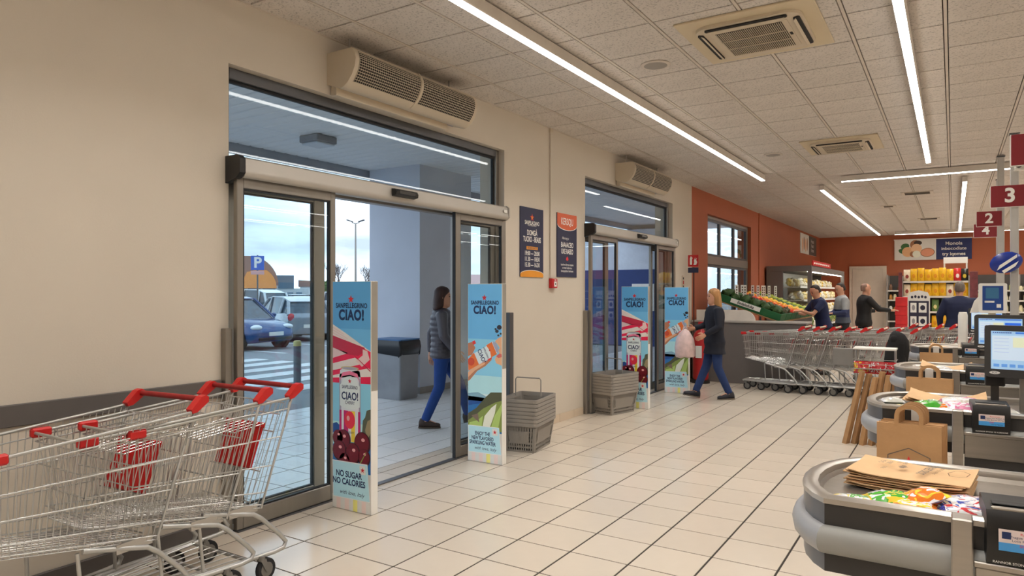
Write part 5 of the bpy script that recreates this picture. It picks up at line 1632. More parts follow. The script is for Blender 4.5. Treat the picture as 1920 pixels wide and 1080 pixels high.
p1 = lane_pole('pale pole with a plain red lane sign at the right edge', .62, 6.05, 2.95, .07)
lane_sign(p1, None, 2.60, .34, .216, x0=-.275)
p2 = lane_pole('farther pale pole with the red lane sign reading two', .58, 12.2, 3.55, .085)
lane_sign(p2, '2', 2.665, .30, .215, x0=-.29)
p4 = lane_pole('most distant pale pole, its red lane sign reading four', .66, 14.3, 3.5, .085)
lane_sign(p4, '4', 2.65, .34, .225, x0=-.36, y=-.06)
cm = thing('security_camera', 'small white security camera on the pole of lane three', 'camera', (.56, 8.58, 2.86))
MB().box(-.045, -.10, -.035, .10, -.03, .045, b=.012).build('housing', m_white, cm)
MB(Matrix.Translation((-.01, -.10, .005)) @ Matrix.Rotation(pi / 2, 4, 'X')).lathe([(.03, 0), (.03, .012), (.022, .016), (0, .016)], 14, cap=False).build('lens', m_black, cm)
MB().box(-.02, -.03, -.015, .02, .036, .015).build('bracket', m_white, cm)
MB().box(-.05, -.095, -.048, .105, -.035, -.036, b=.004).build('base', m_white, cm)
ki = thing('price_checker', 'white price checker with a dark blue screen on a pale column', 'price checker', (.36, 9.35, 0))
MB().prism(rrect(-.12, 1.37, .14, 1.70, .02), -.06, .02, axis='y').build('housing', m_white, ki)
MB().prism([(-.20, 1.37), (-.12, 1.37), (-.12, 1.55), (-.16, 1.50)], -.03, .02, axis='y').build('side_arm', m_white, ki)
p = Print((-.085, -.0605, 1.40), (1, 0, 0), (0, 0, 1))
p.rect(0, 0, .19, .27, scr_c('navy', (30, 56, 110), .3), 0); p.rect(.03, .13, .15, .25, scr_c('teal', (50, 92, 120), .3), 1); p.rect(.13, .03, .17, .07, m_paper, 1); p.rect(.02, .085, .11, .105, m_paper, 2)
p.build('screen', ki)
MB().box(-.03, -.02, 0, .04, .02, 1.37, b=.004).build('column', m_pole, ki)
MB().box(-.10, -.1, 0, .11, .1, .015, b=.004).build('base', m_pole, ki)
pc_ = thing('small_white_post', 'short white post left of the price checker', 'post', (.10, 9.95, 0))
MB().lathe([(.05, 0), (.05, 1.32), (.04, 1.36)], 14).build('body', m_white, pc_, smooth=40)
MB().lathe([(.07, 0), (.07, .02)], 14).build('base', m_pole, pc_, smooth=40)
bc = thing('promo_balloon', 'blue and white promotional disc fixed to the lane three pole', 'decoration', (.45, 8.55, 1.90))
MB(Matrix.Rotation(radians(-18), 4, 'Y')).sphere((0, 0, 0), (.14, .03, .105), 18, 10).build('disc', mat('deep_blue_gloss', (24, 50, 140), rough=.25), bc, smooth=60)
bq = MB(Matrix.Rotation(radians(-18), 4, 'Y')); bq.prism([(-.10, -.055), (.10, .02), (.11, .05), (-.06, -.01)], -.034, -.029, axis='y')
bq.build('white_flash', m_paper, bc)
MB(Matrix.Rotation(radians(-18), 4, 'Y')).prism([(-.05, -.10), (.06, -.06), (.10, -.02), (-.06, -.07)], -.03, -.026, axis='y').build('white_flash', m_paper, bc)
# ================================================================== produce stand, cold case, far shelves
m_gpanel = mat('warm_grey_panel', (112, 106, 102), rough=0.5, var=0.03)
m_gpanel2 = mat('light_grey_edge', (168, 162, 156), rough=0.45)
m_crate = mat('green_crate', (22, 92, 48), rough=0.5, var=0.05)
ps_ = thing('produce_stand', 'long grey produce counter with a sloping top in front of the window', 'produce stand')
MB().box(-4.0, 12.35, 0, -2.07, 12.80, 1.06, b=.006).build('end_cabinet', m_gpanel, ps_)
MB().box(-4.02, 12.33, 1.06, -2.05, 12.82, 1.095, b=.006).build('cabinet_top', m_gpanel2, ps_)
MB().box(-4.0, 12.80, 0, -2.62, 16.4, .95, b=.006).build('long_cabinet', m_gpanel, ps_)
qr = [(-3.95, 1.096), (-3.95, 1.285), (-3.13, 1.285)] + [(-3.13 + .22 * sin(radians(t)), 1.096 + .189 * cos(radians(t))) for t in range(10, 91, 10)]
MB().prism(qr, 12.44, 12.475, axis='y').build('end_shield', mat('white_laminate', (222, 214, 204), rough=.4), ps_)
# slope frame: local x along the slope from high (wall) to low (aisle)
SL = radians(19.0)
SM = Matrix.Translation((-3.75, 0, 1.49)) @ Matrix.Rotation(SL, 4, 'Y')
LEN = 1.22
MB(SM).box(-.02, 12.84, -.03, LEN + .02, 16.4, -.012).build('slope_board', mat('bare_timber', (150, 116, 78), rough=.7), ps_)
for k in range(4):
    y = 12.9 + k * 1.1
    MB().box(-3.7, y, .95, -3.66, y + .04, 1.44).build('slope_leg', m_gpanel, ps_)
COLS = [('lettuce', 'dark green lettuce'), ('herb', 'loose dark salad'), ('tomato', 'red tomato'), ('orange', 'orange'), ('lemon', 'yellow lemon'), ('cucumber', 'cucumber'), ('lime', 'pale green apple')]
CW = .49
wdc = ['nearest', 'second', 'third', 'fourth', 'fifth', 'sixth', 'farthest']
def crate_at(k):
    y0 = 12.86 + CW * k
    o = thing('produce_crate', 'green produce crate on the sloping stand, %s from the viewer' % wdc[k], 'crate', group='green produce crates')
    MB(SM).box(0, y0 + .01, -.01, LEN, y0 + CW - .01, .0).build('base', m_crate, o)
    for a, b in ((y0 + .01, y0 + .025), (y0 + CW - .025, y0 + CW - .01)):
        MB(SM).box(0, a, 0, LEN, b, .12, b=.004).build('side_wall', m_crate, o)
    for a, b in ((0, .015), (LEN - .015, LEN), (LEN / 2 - .008, LEN / 2 + .008)):
        MB(SM).box(a, y0 + .025, 0, b, y0 + CW - .025, .12 if a != LEN / 2 - .008 else .09).build('end_wall', m_crate, o)
    if k == 0:
        MB(SM).box(.30, y0 + .0, .03, .85, y0 + .009, .11).build('label_board', m_paper, o)
        p = Print(SM @ Vector((.30, y0 - .001, .03)), SM.to_3x3() @ Vector((1, 0, 0)), SM.to_3x3() @ Vector((0, 0, 1)))
        p.text('Bedaladoka', .275, .04, .075, m_black, 1, shear=.2, bold=.02, xs=.9); p.build('lettering', o)
    return y0
def blob(seed, r, wob, nu=10, nv=7):
    random.seed(seed); mb = MB(); mb.sphere((0, 0, 0), r, nu, nv)
    mb.v = [tuple(c * (1 + random.uniform(-wob, wob)) for c in v) for v in mb.v]
    return mb
vm = {
 'lettuce': (mat('lettuce_green', (52, 82, 36), rough=.6, var=.45, scale=20), .085, .34),
 'herb': (mat('dark_salad', (74, 72, 44), rough=.6, var=.5, scale=24), .07, .36),
 'tomato': (mat('tomato_red', (214, 48, 26), rough=.25, var=.05), .052, .02),
 'orange': (mat('orange_peel', (238, 130, 28), rough=.4, var=.05), .052, .02),
 'lemon': (mat('lemon_yellow', (242, 196, 48), rough=.4, var=.05), .05, .03),
 'cucumber': (mat('cucumber_green', (50, 96, 40), rough=.4, var=.2), .05, .05),
 'lime': (mat('pale_green', (168, 182, 60), rough=.4, var=.08), .05, .02)}
m_stalk = mat('green_stalk', (60, 100, 40), rough=.6)
random.seed(21)
for k, (kind, nm) in enumerate(COLS):
    y0 = crate_at(k)
    mt, r, wob = vm[kind]
    mesh = [blob(k * 10 + j, r, wob).mesh(kind, mt, 60) for j in range(3)]
    nx = int((LEN - .06) / (r * 1.95)); ny = int((CW - .07) / (r * 1.95))
    for i in range(nx):
        for j in range(ny):
            x = .03 + (LEN - .06) * (i + .5) / nx + random.uniform(-.01, .01); y = y0 + .035 + (CW - .07) * (j + .5) / ny + random.uniform(-.01, .01)
            z = .04 + r + random.uniform(0, .03)
            q = SM @ Vector((x, y, z))
            o = obj(kind, mesh[random.randrange(3)], None, tuple(q), label='%s piled in the %s crate from the viewer' % (nm, wdc[k]), category='vegetable' if kind in ('lettuce', 'herb', 'tomato', 'cucumber') else 'fruit', group='%ss in the produce crates' % kind)
            o.rotation_euler = (random.uniform(0, 6), random.uniform(0, 6), random.uniform(0, 6))
            if kind == 'cucumber': o.scale = (.8, 1.6, .8); o.rotation_euler = (0, SL, random.uniform(-.3, .3))
for k, yy in enumerate((12.95, 13.35, 13.55, 14.15, 14.6, 15.0, 15.15, 15.6, 16.25)):
    o = thing('price_tag', '%s white price card from the left on a stick above the produce' % ['first', 'second', 'third', 'fourth', 'fifth', 'sixth', 'seventh', 'eighth', 'ninth'][k], 'price tag', (-3.36, yy, 1.40), radians(20), group='price cards above the produce')
    MB().box(-.028, -.003, .10, .028, .003, .34, b=.001).build('card', m_paper, o)
    MB().tube([(0, 0, 0), (0, 0, .11)], .004, 5).build('stick', m_pole, o)
    p = Print((-.028, -.0035, .10), (1, 0, 0), (0, 0, 1))
    for t in range(4): p.rect(.016, .03 + t * .05, .04, .06 + t * .05, m_kgrey, 0)
    p.build('print', o)

# ---- open refrigerated case with lit shelves
fc = thing('refrigerated_case', 'grey open refrigerated case with lit shelves of produce', 'refrigerated case')
FX0, FX1, FY0, FY1, FZ = -4.05, -2.965, 18.5, 24.6, 2.27
MB().box(FX0, FY0, 0, FX0 + .08, FY1, FZ).build('back_panel', m_gpanel, fc)
MB().box(FX0 + .08, FY0, FZ - .14, FX1, FY1, FZ, b=.006).build('canopy', m_gpanel, fc)
MB().box(FX0 + .08, FY0, 0, FX1 - .05, FY1, .45, b=.006).build('base', m_gpanel, fc)
for y in (FY0, FY1 - .06):
    ep = MB()
    ep.box(FX0 + .08, y, .45, FX0 + .40, y + .06, FZ - .14); ep.box(FX1 - .10, y, .45, FX1, y + .06, FZ - .14)
    ep.box(FX0 + .40, y, .45, FX1 - .10, y + .06, .95)
    ep.build('end_panel', m_gpanel, fc)
MB().box(FX0 + .40, FY0 + .028, .95, FX1 - .10, FY0 + .036, FZ - .14).build('side_window', m_glass, fc)
MB().box(FX1 - .12, FY0 + .08, FZ - .16, FX1 - .08, FY1 - .08, FZ - .142).build('light_strip', emitter('case_light', (1, .95, .85), 14.0), fc)
MB().box(FX0 + .085, FY0 + .06, .45, FX0 + .095, FY1 - .06, FZ - .14).build('liner', mat('white_liner', (226, 220, 206), rough=.4), fc)
MB().box(FX1 - .01, FY0 + .05, FZ, FX1 + .02, FY0 + 3.0, FZ + .13, b=.004).build('red_header', m_red, fc)
for k in range(8):
    MB().box(FX1 + .019, FY0 + .2 + k * .33, FZ + .045, FX1 + .022, FY0 + .4 + k * .33, FZ + .085).build('header_lettering', m_paper, fc)
SH = [.72, 1.06, 1.40, 1.74]
SD = [.98, .86, .78, .70]
m_shelf = mat('shelf_white', (214, 208, 198), rough=.4)
for z, dpt in zip(SH, SD):
    MB().box(FX0 + .10, FY0 + .07, z - .02, FX0 + .10 + dpt, FY1 - .07, z, b=.003).build('shelf', m_shelf, fc)
    MB().box(FX0 + .10 + dpt, FY0 + .07, z - .03, FX0 + .112 + dpt, FY1 - .07, z + .02).build('price_rail', m_paper, fc)
pkm = [mat('pack_cream', (232, 214, 160), rough=.4, var=.15, scale=12), mat('pack_white', (236, 230, 214), rough=.4, var=.1, scale=12), mat('pack_yellow', (232, 196, 96), rough=.4, var=.12, scale=12), mat('pack_red', (206, 84, 50), rough=.4, var=.12, scale=12), mat('pack_green', (120, 140, 70), rough=.4, var=.2, scale=12)]
random.seed(5)
pmesh = []
for j, mt in enumerate(pkm):
    mb = MB()
    for q_ in range(6):
        mb.sphere((random.uniform(-.045, .045), random.uniform(-.045, .045), .05 + .022 * q_), (random.uniform(.035, .06), random.uniform(.035, .06), random.uniform(.035, .05)), 7, 5)
    pmesh.append(mb.mesh('produce_pack', mt, 60))
rown = ['lowest', 'second', 'third', 'top']
for r_, (z, dpt) in enumerate(zip(SH, SD)):
    for i in range(30):
        for q in range(2):
            t = random.random()
            j = 3 if (r_ == 2 and t < .12) else (4 if (r_ < 1 and t < .4) else random.choice((0, 0, 1, 1, 2)))
            o = obj('produce_pack', pmesh[j], None, (FX0 + .10 + dpt - .10 - .2 * q, FY0 + .2 + i * .192, z + .001 + .0), label='pale bagged produce pack on the %s shelf of the cold case' % rown[r_], category='food pack', group='packs in the cold case')
            o.scale = (1, 1, random.uniform(.9, 1.25)); o.rotation_euler = (0, 0, random.uniform(-.3, .3))

# ---- white door in the back wall
d3 = thing('door_3', kind='structure')
MB().box(-3.12, 27.22, 0, -1.95, 27.3, 2.52, b=.006).build('frame', mat('white_door_frame', (226, 214, 198), rough=.5), d3)
MB().box(-3.02, 27.19, 0.01, -2.05, 27.225, 2.42, b=.006).build('panel', mat('white_door_panel', (216, 204, 188), rough=.5, var=.03), d3)
MB().box(-2.16, 27.15, 1.0, -2.12, 27.19, 1.16, b=.006).build('handle', m_steel, d3)

# ---- wall shelving along the back wall
bs = thing('wall_shelving', 'dark grey shelving along the back wall full of small jars', 'shelving', (0, 26.75, 0))
m_dshelf = mat('dark_shelf', (76, 72, 70), rough=.5)
MB().box(-1.88, .46, 0, 5.4, .52, 2.17).build('back_panel', m_dshelf, bs)
for x in (-1.88, -.66, .56, 1.78, 3.0, 4.2, 5.38):
    MB().box(x - .02, .42, 0, x + .02, .46, 2.17).build('upright', m_gpanel2, bs)
ZS = [.25, .62, .98, 1.34, 1.66, 1.95]
for z in ZS[:-1]:
    MB().box(-1.88, .05, z - .03, 5.4, .46, z, b=.004).build('shelf', m_gpanel2, bs)
    MB().box(-1.88, .035, z - .035, 5.4, .05, z + .012).build('price_rail', m_shelf, bs)
MB().box(-1.92, .02, 0, -1.885, .5, 2.2, b=.006).build('side_panel', m_gpanel2, bs)
jm = []
for nm_, rgb in (('cream', (230, 220, 180)), ('green', (190, 196, 120)), ('amber', (196, 140, 70)), ('white', (236, 232, 222)), ('brown', (120, 84, 60))):
    mb = MB(); mb.lathe([(.05, 0), (.055, .02), (.055, .14), (.035, .17), (.035, .20)], 8)
    jm.append(mb.mesh('jar', mat('jar_' + nm_, rgb, rough=.3, var=.08, scale=12), 40))
random.seed(9)
lvl = ['lowest', 'second lowest', 'middle', 'fourth', 'top']
for li, z in enumerate(ZS[:-1]):
    if li < 2: continue
    for i in range(44):
        x = -1.80 + i * .124
        if -.86 < x < .30 or x > 2.2: continue
        if random.random() < .12: continue
        o = obj('jar', jm[random.choice((0, 1, 3, 3, 0, 2, 4))], None, (x, 26.75 + .18, z + .001), label='small jar on the %s shelf along the back wall' % lvl[li], category='jar', group='jars on the back wall shelving')
        o.scale = (1, 1, random.uniform(.6, 1.15))

# ---- end display with yellow bags
gx = thing('end_display', 'end of aisle shelf unit stacked with yellow bags', 'shelf unit', (-.36, 20.0, 0))
for x in (-.72, .69):
    MB().box(x - .02, -.02, 0, x + .02, .42, 2.0, b=.004).build('upright', m_gpanel2, gx)
MB().box(-.7, .40, 0, .67, .44, 2.0).build('back_panel', m_dshelf, gx)
GZ = [.30, .72, 1.12, 1.50, 1.87]
for z in GZ:
    MB().box(-.70, -.05, z - .03, .67, .40, z, b=.004).build('shelf', m_gpanel2, gx)
    MB().box(-.70, -.06, z - .035, .67, -.05, z + .012).build('price_rail', m_shelf, gx)
for x in (.18, .64):
    MB().box(x - .018, .1, 1.87, x + .018, .13, 2.45).build('sign_post', m_white, gx)
MB().box(.16, .09, 2.31, .66, .13, 2.46, b=.004).build('sign_board', m_paper, gx)
MB().box(.70, -.1, .9, .86, -.07, 2.1, b=.004).build('side_poster', mat('maroon_poster', (110, 52, 56), rough=.5, var=.3, scale=9), gx)
MB().box(-.80, -.1, 1.45, -.72, -.07, 2.1, b=.004).build('side_poster', MATS['maroon_poster'], gx)
bagm = {}
for nm_, c1, c2 in (('yellow', (238, 184, 30), (226, 150, 24)), ('pale', (236, 220, 190), (150, 60, 50)), ('red', (206, 40, 36), (240, 230, 220)), ('black', (36, 34, 26), (220, 190, 60)), ('green', (90, 120, 60), (226, 214, 150))):
    mb = MB()
    secs = [(0, .085, .05), (.03, .092, .06), (.12, .09, .062), (.22, .088, .055), (.29, .088, .03), (.32, .09, .006)]
    rings = [[(a * cx, b * cy, z) for cx, cy in ((-1, -.5), (-.5, -1), (.5, -1), (1, -.5), (1, .5), (.5, 1), (-.5, 1), (-1, .5))] for z, a, b in secs]
    mb.loft(rings)
    bagm[nm_] = (mb.mesh('wrapper', mat('bag_film_' + nm_, c1, rough=.3, var=.12, scale=20), 50), MB().prism([(.045 * cos(t * pi / 5), .13 + .055 * sin(t * pi / 5)) for t in range(10)], -.065, -.0615, axis='y').mesh('front_print', mat('bag_print_' + nm_, c2, rough=.4, var=.2, scale=30)))
rows = {4: ['pale', 'yellow', 'yellow', 'yellow', 'yellow', 'yellow', 'yellow', 'red', 'black'], 3: ['pale', 'yellow', 'yellow', 'yellow', 'yellow', 'yellow', 'pale', 'yellow', 'yellow'], 2: ['green', 'green', 'pale', 'green', 'green', 'pale', 'green'], 1: ['yellow', 'yellow', 'yellow', 'yellow', 'yellow', 'yellow', 'yellow'], 0: ['yellow'] * 6}
lv = ['bottom', 'second', 'third', 'fourth', 'top']
for li, lst in rows.items():
    for i, nm_ in enumerate(lst):
        n = len(lst)
        o = thing('food_bag', '%s food bag, %s from the left on the %s shelf of the end display' % (nm_, ['first', 'second', 'third', 'fourth', 'fifth', 'sixth', 'seventh', 'eighth', 'ninth'][i], lv[li]), 'food bag', (-.36 - .62 + 1.22 * i / (n - 1), 20.05, GZ[li] + .001), random.uniform(-.1, .1), group='food bags on the end display')
        obj('wrapper', bagm[nm_][0], o); obj('front_print', bagm[nm_][1], o)
        o.scale = (.82, 1, .95 if nm_ == 'black' else 1.0 + .06 * ((i * 7) % 3 - 1))

# ---- printed standee, red display packs, far banners
sd_ = thing('printed_standee', 'black and white printed cardboard standee before the shelves', 'standee', (-.60, 16.6, 0))
MB().prism([(-.20, 0), (.20, 0), (.20, 1.50), (.16, 1.60), (.0, 1.64), (-.16, 1.60), (-.20, 1.50)], 0, .03, axis='y').build('board', mat('standee_white', (226, 222, 216), rough=.5), sd_)
p = Print((-.20, -.0005, 0), (1, 0, 0), (0, 0, 1))
m_sdk = mat('standee_ink', (44, 42, 62), rough=.5)
p.rect(.02, .55, .38, 1.42, m_sdk, 0); [p.ellipse(.08 + .06 * q_, 1.50 + .01 * (q_ % 2), .024, .03, m_sdk, 1, n=8) for q_ in range(5)]
for k in range(3):
    p.rect(.05, 1.18 - k * .28, .16, 1.38 - k * .28, m_paper, 1); p.rect(.20, 1.18 - k * .28, .34, 1.38 - k * .28, m_paper, 1)
    p.ellipse(.27, 1.28 - k * .28, .045, .055, m_sdk, 2, n=12); p.ellipse(.105, 1.28 - k * .28, .03, .06, mat('standee_grey', (150, 146, 150), rough=.5), 2, n=10)
p.build('print', sd_)
for k in range(4):
    b = MB().box(-.13, -.10, 0, .13, .10, .22, b=.012)
    b.build('red_display_box', mat('red_carton', (196, 36, 40), rough=.5, var=.15, scale=6), None, loc=(-1.06 + .01 * (k % 2), 19.2, .6 + .2205 * k), label='red carton stacked left of the end display, %s' % ('lowest', 'second from below', 'third from below', 'topmost')[k], category='carton', group='red cartons')
plinth = thing('display_plinth', 'low pale plinth under the red cartons', 'plinth', (-1.06, 19.2, 0))
MB().box(-.18, -.14, 0, .18, .14, .56, b=.008).build('box', m_shelf, plinth)
MB().box(-.2, -.16, .56, .2, .16, .599, b=.006).build('top', m_gpanel2, plinth)

hb_ = thing('hanging_banner', 'wide banner on the back wall, nuts on white and navy lettering panel', 'banner', (-1.71, 27.24, 2.70))
MB().box(0, 0, 0, 2.23, .02, .69).build('panel', m_paper, hb_)
MB().box(-.02, -.01, .69, 2.25, .03, .72).build('top_rail', m_white, hb_)
p = Print((0, 0, 0), (1, 0, 0), (0, 0, 1))
p.rect(1.23, 0, 2.23, .69, mat('banner_navy', (30, 44, 98), rough=.5), 0)
nut, nutd, lgr = C_('nut', (206, 160, 116)), C_('nut_dark', (150, 100, 66)), C_('leaf_green', (52, 96, 50))
p.ellipse(.28, .30, .16, .09, lgr, 1, rot=-.3); p.ellipse(.32, .47, .13, .10, lgr, 1, rot=.3)
p.ellipse(.62, .52, .15, .16, nutd, 1); p.ellipse(.70, .58, .12, .08, C_('bark', (60, 46, 40)), 2)
p.ellipse(.40, .28, .17, .17, nut, 2, rot=-.4); p.ellipse(.98, .25, .21, .15, nutd, 2, rot=.1); p.ellipse(.98, .25, .19, .13, C_('nut_pink', (206, 140, 110)), 3, rot=.1)
p.ellipse(.66, .38, .16, .17, C_('nut_pale', (222, 176, 138)), 3); p.ellipse(.66, .20, .12, .12, C_('nut_cream', (240, 226, 200)), 4); p.ellipse(.56, .20, .1, .1, nutd, 3)
p.text('Monola', 1.73, .53, .16, m_paper, 1, bold=.01); p.text('inbocodiate', 1.73, .36, .15, m_paper, 1, bold=.01); p.text('try iqomes', 1.73, .18, .15, m_paper, 1, bold=.025)
p.build('print', hb_)
wb_ = thing('side_wall_banner', 'small banner on the orange wall, pale picture with grey lettering panel', 'banner', (WX, 23.4, 2.86))
MB().box(.0005, 0, 0, .02, 3.0, .64).build('panel', m_paper, wb_)
p = Print((.02, 0, 0), (0, 1, 0), (0, 0, 1))
p.rect(1.5, 0, 3.0, .64, m_darkgrey, 0)
for k in range(4): p.ellipse(.35 + .28 * k, .28 + .05 * (k % 2), .10, .22, nutd if k % 2 else nut, 1)
for k, tx in enumerate(('Prodotti', 'freschi', 'di zona')): p.text(tx, 2.2, .47 - k * .15, .17, m_paper, 1, bold=.01)
p.build('print', wb_)

# ---- fire point: wheeled extinguisher with its sign on a pole
fe = thing('fire_extinguisher', 'tall red wheeled fire extinguisher beside the far doors', 'fire extinguisher', (-3.76, 12.08, 0))
MB().lathe([(.11, .05), (.135, .09), (.135, .78), (.11, .88), (.05, .94), (.035, 1.0)], 18).build('cylinder', m_red, fe, smooth=40)
MB().lathe([(.16, 0), (.16, .05), (.14, .06)], 18).build('base_ring', m_black, fe, smooth=40)
MB().box(-.04, -.03, 1.0, .06, .03, 1.08, b=.01).build('valve', m_red, fe)
MB().tube([(.03, -.02, 1.05), (.12, -.06, 1.08), (.17, -.1, 1.0), (.15, -.13, .86), (.10, -.14, .78)], .014, 8).build('hose', m_black, fe, smooth=60)
MB().box(-.05, -.139, .45, .06, -.132, .66).build('label', m_paper, fe)
fs = thing('fire_point_sign', 'red extinguisher sign on a dark pole beside the orange wall', 'sign', (-3.93, 12.22, 0))
MB().tube([(0, 0, 0), (0, 0, 2.05)], .012, 8).build('pole', mat('maroon_pole', (70, 26, 26), rough=.5), fs)
MB().lathe([(.1, 0), (.1, .015)], 14).build('foot', m_black, fs)
MB().box(-.10, -.02, 2.06, .09, -.008, 2.27, b=.002).build('panel', m_red, fs)
MB().box(-.10, -.02, 1.95, .09, -.008, 2.045, b=.002).build('sub_panel', m_navy, fs)
p = Print((-.10, -.0205, 2.06), (1, 0, 0), (0, 0, 1))
p.rect(.035, .035, .075, .15, m_paper, 0); p.ellipse(.055, .15, .02, .02, m_paper, 1); p.rect(.045, .165, .065, .185, m_paper, 0); p.poly([(.06, .18), (.09, .15), (.085, .145), (.055, .17)], m_paper, 1)
p.poly([(.10, .03), (.15, .03), (.17, .08), (.15, .12), (.165, .16), (.13, .12), (.135, .17), (.11, .11), (.115, .07)], m_paper, 0)
p.build('pictogram', fs)
# ================================================================== people
def bake(mb, name, mt, parent, voxel, smooth_it=3):
    me = mb.mesh(name, mt)
    o = bpy.data.objects.new(name, me)
    COL.objects.link(o)
    m = o.modifiers.new('remesh', 'REMESH'); m.mode = 'VOXEL'; m.voxel_size = voxel; m.use_smooth_shade = True
    s = o.modifiers.new('smooth', 'SMOOTH'); s.iterations = smooth_it; s.factor = .5
    dg = bpy.context.evaluated_depsgraph_get()
    nm = bpy.data.meshes.new_from_object(o.evaluated_get(dg))
    nm.name = name
    bpy.data.objects.remove(o); bpy.data.meshes.remove(me)
    nm.materials.clear(); nm.materials.append(mt)
    nm.polygons.foreach_set('use_smooth', [True] * len(nm.polygons)); nm.polygons.foreach_set('material_index', [0] * len(nm.polygons))
    return obj(name, nm, parent)

def ring(c, lat, fwd, a, b, n=16):
    c, lat, fwd = Vector(c), Vector(lat), Vector(fwd)
    return [c + lat * (a * cos(2 * pi * i / n)) + fwd * (b * sin(2 * pi * i / n)) for i in range(n)]

def hand(parent, wrist, d, nrm, mt, curl=.5, side=1):
    """five separate fingers on a palm; d = pointing direction, nrm = palm normal"""
    d = Vector(d).normalized(); nrm = Vector(nrm); nrm = (nrm - d * nrm.dot(d)).normalized(); lat = nrm.cross(d) * side
    w = Vector(wrist)
    mb = MB()
    mb.loft([ring(w + d * t, lat, nrm, a, b, 10) for t, a, b in ((-.03, .024, .02), (.0, .027, .019), (.03, .038, .017), (.075, .041, .015), (.088, .036, .011))])
    for i, (off, L) in enumerate(((-.029, .066), (-.010, .076), (.010, .071), (.028, .056))):
        p = w + d * .078 + lat * off; dd = d.copy(); pts = [p]
        for s in range(3):
            a = curl * (.35 + .35 * s)
            dd = (d * cos(a) + nrm * sin(a)).normalized(); p = p + dd * L / 3 * 1.1; pts.append(p)
        mb.tube(pts, [.0092, .009, .0082, .006], 7)
    p = w + d * .02 - lat * .032
    mb.tube([p, p - lat * .022 + d * .02 + nrm * .01, p - lat * .03 + d * .045 + nrm * .02, p - lat * .026 + d * .062 + nrm * .03], [.013, .0115, .010, .0075], 7)
    mb.build('hand', mt, parent, smooth=60)

